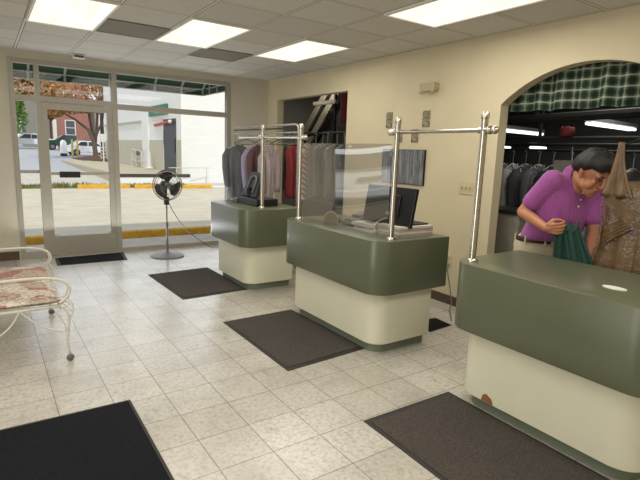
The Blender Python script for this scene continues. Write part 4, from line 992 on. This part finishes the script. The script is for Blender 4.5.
gm = thing('pipe_rack', 'white pipe rack standing on the dock beside the white wall', 'pipe rack', (7.8, 31.2, .35))
MB().tube([(7.8, 32.4, .3), (7.8, 32.4, 1.35), (7.8, 30.2, 1.25), (7.8, 30.2, .35)], .05, 6).tube([(7.8, 31.4, .35), (7.8, 31.4, 1.3)], .05, 6).tube([(7.8, 32.6, .7), (7.8, 29.9, .65)], .04, 6).build('pipes', 'rod', gm, smooth='auto')
MB().ball((7.75, 30.9, 1.15), (.12, .22, .16), 10).build('meter', 'cardgrey', gm)
cn = thing('white_cone', 'small white cone standing on the dock left of the dark side door', 'cone', (7.8, 28.6, .35))
MB().lathe([(.22, .35), (.2, .4), (.13, .42), (.05, 1.25), (.03, 1.3)], (7.8, 28.6, 0), 14).build('body', 'white', cn, smooth='auto')
# brick house
def facade_window(t, x0, x1, y, z0, z1):
    f = MB().box(x0-.12, x0, y-.06, y, z0-.12, z1+.12).box(x1, x1+.12, y-.06, y, z0-.12, z1+.12).box(x0, x1, y-.06, y, z1, z1+.12).box(x0, x1, y-.06, y, z0-.12, z0).box(x0, x1, y-.05, y, (z0+z1)/2-.04, (z0+z1)/2+.04).build('window_trim', 'white', t)
    MB().box(x0, x1, y-.03, y, z0, z1).build('pane', 'pane', f)
bh = thing('brick_house', 'red brick house with white trimmed window beyond the street', 'building', (11, 77, .6))
MB().box(8.55, 12.9, 77, 85, .4, 10).build('wall', 'redbrick', bh)
MB().box(8.25, 8.7, 76.9, 77.2, .4, 10).build('corner_trim', 'white', bh)
facade_window(bh, 9.85, 10.95, 77, 2.75, 4.6); facade_window(bh, 9.85, 10.95, 77, 6.7, 8.5)
MB().prism([(7.9, 10), (13.4, 10), (10.65, 12)], 76.7, 85.3, Matrix(((1, 0, 0, 0), (0, 0, 1, 0), (0, 1, 0, 0), (0, 0, 0, 1)))).build('roof', 'roof', bh)
wh = thing('pale_house', 'pale white house behind the autumn tree', 'building', (16.5, 76, .6))
MB().box(13.6, 20, 76, 84, .4, 7).build('wall', 'white', wh); MB().prism([(13.45, 7), (20.4, 7), (16.9, 9.4)], 75.6, 84.4, Matrix(((1, 0, 0, 0), (0, 0, 1, 0), (0, 1, 0, 0), (0, 0, 0, 1)))).build('roof', 'roof', wh)
facade_window(wh, 15.4, 16.2, 76, 2.2, 3.6)
gh = thing('grey_house', 'grey house wall between the trees and the brick house', 'building', (6.8, 82, .6))
MB().box(5.2, 8.4, 82, 88, .4, 7.5).build('wall', 'grey', gh); MB().box(5.0, 8.6, 81.8, 88.2, 7.5, 7.9).build('roof', 'roof', gh)
# trees
def leaves(m, c, r, n, sz, rnd):
    for k in range(n):
        while True:
            p = Vector((rnd.uniform(-1, 1), rnd.uniform(-1, 1), rnd.uniform(-1, 1)))
            if .25 < p.length < 1: break
        p = Vector(c)+Vector((p.x*r[0], p.y*r[1], p.z*r[2]))
        a = Vector((rnd.gauss(0, 1), rnd.gauss(0, 1), rnd.gauss(0, 1))).normalized(); b = a.orthogonal().normalized(); s_ = sz*rnd.uniform(.6, 1.3)
        m.add([p+a*s_, p+b*s_*.6, p-a*s_, p-b*s_*.6], [(0, 1, 2, 3)])
def tree(name, label, x, y, trunk, crowns, mat, n, sz, seed, z0=None):
    rnd = random.Random(seed); zb = gz(y) if z0 is None else z0
    t = thing(name, label, 'tree', (x, y, zb))
    m = MB()
    for br in trunk: m.tube([Vector((x+a, y+b, zb+c)) for a, b, c, r in br], [r for a, b, c, r in br], 8)
    m.build('trunk', 'bark', t, smooth=True)
    L = MB()
    for (a, b, c), r in crowns: leaves(L, (x+a, y+b, zb+c), r, n, sz, rnd)
    L.build('foliage', mat, t)
tx, ty = 8.05, 46
tree('autumn_tree', 'autumn tree with orange brown leaves growing in the mulch bed', tx, ty,
     [[(0, 0, -.1, .32), (0, 0, .5, .21), (-.1, 0, 1.6, .18), (-.5, 0, 2.5, .12), (-1.5, 0, 3.3, .08), (-2.6, 0, 3.9, .04)], [(-.05, 0, 1.3, .16), (.2, 0, 2.8, .12), (.35, 0, 4.6, .08), (.6, 0, 6.2, .04)], [(-.1, 0, 1.6, .12), (-.3, .3, 3.5, .09), (-.6, .3, 5.5, .05)], [(.1, 0, 2., .10), (.7, .1, 3.4, .06), (1., .2, 5, .04)]],
     [((-3.4, 0, 5.6), (2.6, 2.2, 1.3)), ((-1.2, .5, 6.2), (2.5, 2, 1.5)), ((.8, 0, 6.2), (1.7, 2, 1.2)), ((-2.0, -.4, 4.3), (1.7, 1.2, .65)), ((-.2, -.4, 4.4), (1.5, 1.2, .6)), ((-3.2, -.2, 3.7), (.9, 1, .4))], 'leaf_o', 1000, .12, 5)
tree('green_tree', 'bright green tree seen through the narrow side window', 3.0, 70, [[(0, 0, 0, .3), (0, 0, 3, .2)]], [((0, 0, 3.6), (2.1, 1.5, 2.2)), ((.2, 0, 5.6), (1.4, 1.2, 1.6)), ((-1., 0, 3.0), (1.8, 1.2, 1.6))], 'leaf_g', 1300, .2, 8)
tree('dark_tree', 'dark green tree rising behind the bright green one', 4.0, 84, [[(0, 0, 0, .4), (0, 0, 6, .3)]], [((-1, 0, 9.5), (4.2, 2.5, 3.6)), ((2.0, 0, 7.5), (2.6, 2.2, 3.6)), ((1, 0, 13.5), (3.5, 2.4, 3.2))], 'leaf_d', 1300, .32, 9)
tree('street_tree', 'small dark green tree at the left corner of the brick house', 6.0, 66, [[(0, 0, 0, .1), (.2, 0, 4, .07)]], [((.9, 0, 5.2), (1.1, 1, 1.7)), ((1.2, 0, 7.5), (1.1, 1, 1.4))], 'leaf_d', 700, .2, 10)
tree('bare_tree', 'nearly bare twiggy tree above the white building', 9.4, 50, [[(0, 0, 0, .2), (0, 0, 5, .14), (.3, 0, 8, .05)], [(0, 0, 4, .1), (.8, 0, 6.2, .05), (1.4, 0, 7.5, .03)], [(0, 0, 4.5, .1), (-.7, 0, 6.4, .05)], [(.1, 0, 5.5, .08), (1.1, .2, 6.0, .03)]], [((.4, 0, 6.6), (1.3, 1, 1.1))], 'leaf_o', 130, .14, 12)
mm = MB()
mm.grid(lambda u, v: (6.4+3.2*u, 39+11*v, gz(39+11*v)-.02+.42*math.sin(PI*u)*math.sin(PI*v)), 12, 12)
tag(mm.build('mulch_bed', 'mulch', smooth=True), 'brown mulch bed around the autumn tree', 'mulch bed', kind='stuff')
mk = MB().prism(rrect(6.1, 9.8, 37.8, 51, (1.2,)*4), 0, .2, Matrix.Translation((0, 0, gz(38)-.05)))
tag(mk.build('planter_kerb', 'walk'), 'pale kerb island around the mulch bed', 'kerb')
# cars
def car(name, label, cat, loc, rz, prof, glass, w, wheels, mat, pickup=False, rear=False):
    """prof/glass: side outline in (x forward, z)"""
    o = Vector(loc); t = thing(name, label, cat, loc); t.rotation_euler = (0, 0, rz)
    Ms = Matrix.Translation(o) @ Matrix(((1, 0, 0, 0), (0, 0, 1, 0), (0, 1, 0, 0), (0, 0, 0, 1)))
    MB().prism(prof, -w/2, w/2, Ms).build('body', mat, t, bevel=.05)
    for g in glass:
        MB().prism(g, -w/2-.012, w/2+.012, Ms).build('side_window', 'carglass', t)
    for x, r in wheels:
        for s_ in (-1, 1):
            q = MB().lathe([(r*.6, -.1), (r, -.09), (r, .09), (r*.6, .1)], o+Vector((x, s_*(w/2-.06), r)), 20, Matrix.Rotation(PI/2, 3, 'X')).build('wheel', 'tyre', t, smooth='auto')
            MB().lathe([(r*.6, -.115), (r*.6, .115)], o+Vector((x, s_*(w/2-.06), r)), 14, Matrix.Rotation(PI/2, 3, 'X')).build('hubcap', 'hub', q)
    return t
PK = [(-2.8, .55), (2.75, .5), (2.85, .75), (2.75, 1.15), (1.3, 1.22), (.55, 1.85), (-.9, 1.88), (-1.05, 1.28), (-2.8, 1.28)]
car('pickup_truck', 'green pickup truck parked on the street before the brick house', 'pickup truck', (9.0, 70, gz(70)), PI, PK, [[(1.1, 1.25), (.5, 1.77), (-.2, 1.77), (-.2, 1.25)], [(-.3, 1.25), (-.3, 1.77), (-.85, 1.77), (-.9, 1.25)]], 1.95, ((1.75, .4), (-1.75, .42)), 'cargreen')
car('white_pickup', 'white truck with dark side windows seen through the narrow side window', 'pickup truck', (5.1, 74, gz(74)), PI, PK, [[(1.1, 1.25), (.5, 1.77), (-.2, 1.77), (-.2, 1.25)], [(-.3, 1.25), (-.3, 1.77), (-.85, 1.77), (-.9, 1.25)]], 1.95, ((1.75, .4), (-1.75, .4)), 'carwhite')
SDN = [(-2.2, .35), (2.2, .35), (2.3, .6), (2.15, .82), (1.1, .95), (.35, 1.42), (-1.0, 1.45), (-1.7, 1.0), (-2.25, .95), (-2.3, .6)]
car('white_sedan', 'white sedan parked behind the yellow posts and the tree', 'car', (8.9, 54, gz(54)), .1, SDN, [[(.95, .97), (.32, 1.35), (-.3, 1.36), (-.3, .97)], [(-.4, .97), (-.4, 1.36), (-.95, 1.36), (-1.4, .99)]], 1.8, ((1.4, .33), (-1.4, .33)), 'carwhite')
# white car parked close by outside the left window (seen as a reflection in the guard)
VAN = [(-2.3, .45), (2.3, .4), (2.4, .75), (2.25, 1.05), (1.2, 1.2), (.45, 1.8), (-1.9, 1.85), (-2.2, 1.6), (-2.32, 1.15), (-2.42, .8)]
RO, RZ_ = Vector((-5.75, 11.75, -.15)), 2.34
rc = car('white_van', 'white car parked outside the left window, reflected in the clear guard', 'car', RO, RZ_, VAN, [[(.95, 1.2), (.35, 1.72), (-.5, 1.74), (-.5, 1.2)], [(-.6, 1.2), (-.6, 1.74), (-1.9, 1.76), (-2.1, 1.25)]], 1.85, ((1.5, .36), (-1.5, .36)), 'carwhite')
for s_ in (-1, 1): MB().box(RO.x-2.41, RO.x-2.2, RO.y+s_*.80-.09, RO.y+s_*.80+.09, RO.z+1.12, RO.z+1.5).build('tail_lamp', 'tail', rc)
MB().box(RO.x-2.43, RO.x-2.3, RO.y-.22, RO.y+.22, RO.z+.95, RO.z+1.07).build('number_plate', 'plate', rc)
MB().box(RO.x-2.36, RO.x-2.1, RO.y-.7, RO.y+.7, RO.z+1.3, RO.z+1.7).build('rear_window', 'carglass', rc)
MB().box(RO.x-2.47, RO.x-2.3, RO.y-.9, RO.y+.9, RO.z+.5, RO.z+.72).build('bumper', 'carwhite', rc, bevel=.04)
# hedge added beyond the side lot to hide bright sky in the guard
hg = MB(); rh = random.Random(21)
leaves(hg, (-12.5, 20, 1.6), (5.5, 1.6, 2.2), 1500, .32, rh); leaves(hg, (-20, 19, 1.6), (5.5, 1.6, 2.2), 1500, .32, rh)
tag(hg.build('hedge', 'leaf_d'), 'dark hedge added behind the white car to block bright sky in the guard reflection', 'hedge', kind='stuff')
# posts
for x, y, lab in ((6.82, 50, 'left'), (7.25, 50, 'right')):
    t = thing('yellow_post', 'yellow ladder-like post, '+lab+' of the pair before the white sedan', 'post', (x, y, gz(y)), group='yellow posts')
    MB().lathe([(.085, 0), (.085, 1.55), (.05, 1.62)], (x, y, gz(y)), 10).build('post', 'yellowpost', t, smooth='auto')
    MB().box(x-.09, x+.12, y-.09, y-.07, gz(y)+.9, gz(y)+1.02).build('band', 'yellowpost', t)
t = thing('white_bollard', 'stout white bollard with black foot beside the yellow posts', 'bollard', (6.35, 52, gz(52)))
MB().lathe([(.28, .25), (.28, 1.2), (.2, 1.42), (.03, 1.5)], (6.35, 52, gz(52)), 14).build('body', 'carwhite', t, smooth='auto'); MB().lathe([(.3, 0), (.3, .26)], (6.35, 52, gz(52)), 14).build('foot', 'black', t)
t = thing('sign_post', 'thin white post with a small white sign beside the tree trunk', 'sign', (7.55, 40, gz(40)))
MB().tube([(7.55, 40, gz(40)), (7.55, 40, 2.3)], .05, 6).build('post', 'white', t); MB().box(7.38, 7.72, 39.93, 39.96, 1.75, 2.35).build('sign_board', 'white', t)
t = thing('white_rack', 'white slatted rack standing right of the tree trunk', 'rack', (8.0, 42, gz(42)))
m = MB()
for k in range(5): m.box(7.7, 8.3, 41.97, 42.03, gz(42)+.15+.24*k, gz(42)+.22+.24*k)
m.box(7.7, 7.76, 41.97, 42.03, gz(42), gz(42)+1.3).box(8.24, 8.3, 41.97, 42.03, gz(42), gz(42)+1.3); m.build('slats', 'white', t)

# ------------------------------------------------------------------ light
w = bpy.data.worlds.new('world'); S.world = w; w.use_nodes = True; nt = w.node_tree; bg = nt.nodes['Background']
tc = nt.nodes.new('ShaderNodeTexCoord'); sp = nt.nodes.new('ShaderNodeSeparateXYZ'); nt.links.new(tc.outputs['Generated'], sp.inputs[0])
rp = nt.nodes.new('ShaderNodeValToRGB'); nt.links.new(sp.outputs[2], rp.inputs[0])
rp.color_ramp.elements[0].position = 0; rp.color_ramp.elements[0].color = (1, 1, 1, 1); rp.color_ramp.elements[1].position = .6; rp.color_ramp.elements[1].color = (.80, .89, 1, 1)
nt.links.new(rp.outputs[0], bg.inputs[0]); bg.inputs[1].default_value = .95
sl = bpy.data.lights.new('sun', 'SUN'); so = bpy.data.objects.new('sun', sl); COL.objects.link(so)
sl.energy = 2.0; sl.angle = .02; sl.color = (1, .95, .86); so.rotation_euler = (math.radians(42), 0, math.radians(-14))
def area(name, loc, sx, sy, e, color, rot=(0, 0, 0)):
    l = bpy.data.lights.new(name, 'AREA'); l.shape = 'RECTANGLE'; l.size = sx; l.size_y = sy; l.energy = e; l.color = color
    o = bpy.data.objects.new(name, l); COL.objects.link(o); o.location = loc; o.rotation_euler = rot; return o
WARM = (1, .955, .87)
for x in LX:
    area('troffer_lamp', (x+.305, LYS+.61, HC-.03), 1.0, 1.2, 10, WARM)
    for y in (2.75, .3): area('troffer_lamp', (x+.305, y, HC-.03), 1.0, 1.2, 14.5, WARM)
for x in (-2., -.78):
    for y in (.3, 2.75): area('troffer_lamp', (x+.305, y, HC-.03), 1.0, 1.2, 10, WARM)
area('left_fill', (XL+.1, 1.6, 1.5), 3.0, 1.8, 70, (1, .97, .93), (0, math.radians(-90), 0))  # added fill for counter fronts and the man; this wall has no window
# added fill lamps inside the shop front, boosting daylight and lifting the ceiling
area('window_fill', (1.9, WY-.06, 1.35), 3.0, 2.4, 10, (.80, .90, 1), (math.radians(-90), 0, 0))
area('ceiling_fill', (1.9, WY-.35, .30), 3.0, .5, 17, (.96, .97, 1), (math.radians(-168), 0, 0))
area('back_room_fill', (5.0, 7.6, 2.88), .8, .4, 11, (1, .95, .85))  # added fill without a fixture, lifts the clothes in the pass-through
area('back_room_fill', (4.75, 2.6, 2.9), 2.0, .3, 17, (1, .97, .9))  # added fill that brightens the garments inside the arch
area('back_room_fill', (6.8, 3.2, 2.7), 1.5, .5, 14, (.95, 1, .95))
S.view_settings.view_transform = 'Standard'; S.view_settings.look = 'None'; S.view_settings.exposure = .12; S.view_settings.gamma = 1
S.cycles.use_denoising = True
S.cycles.max_bounces = 8; S.cycles.transparent_max_bounces = 24; S.cycles.sample_clamp_indirect = 6
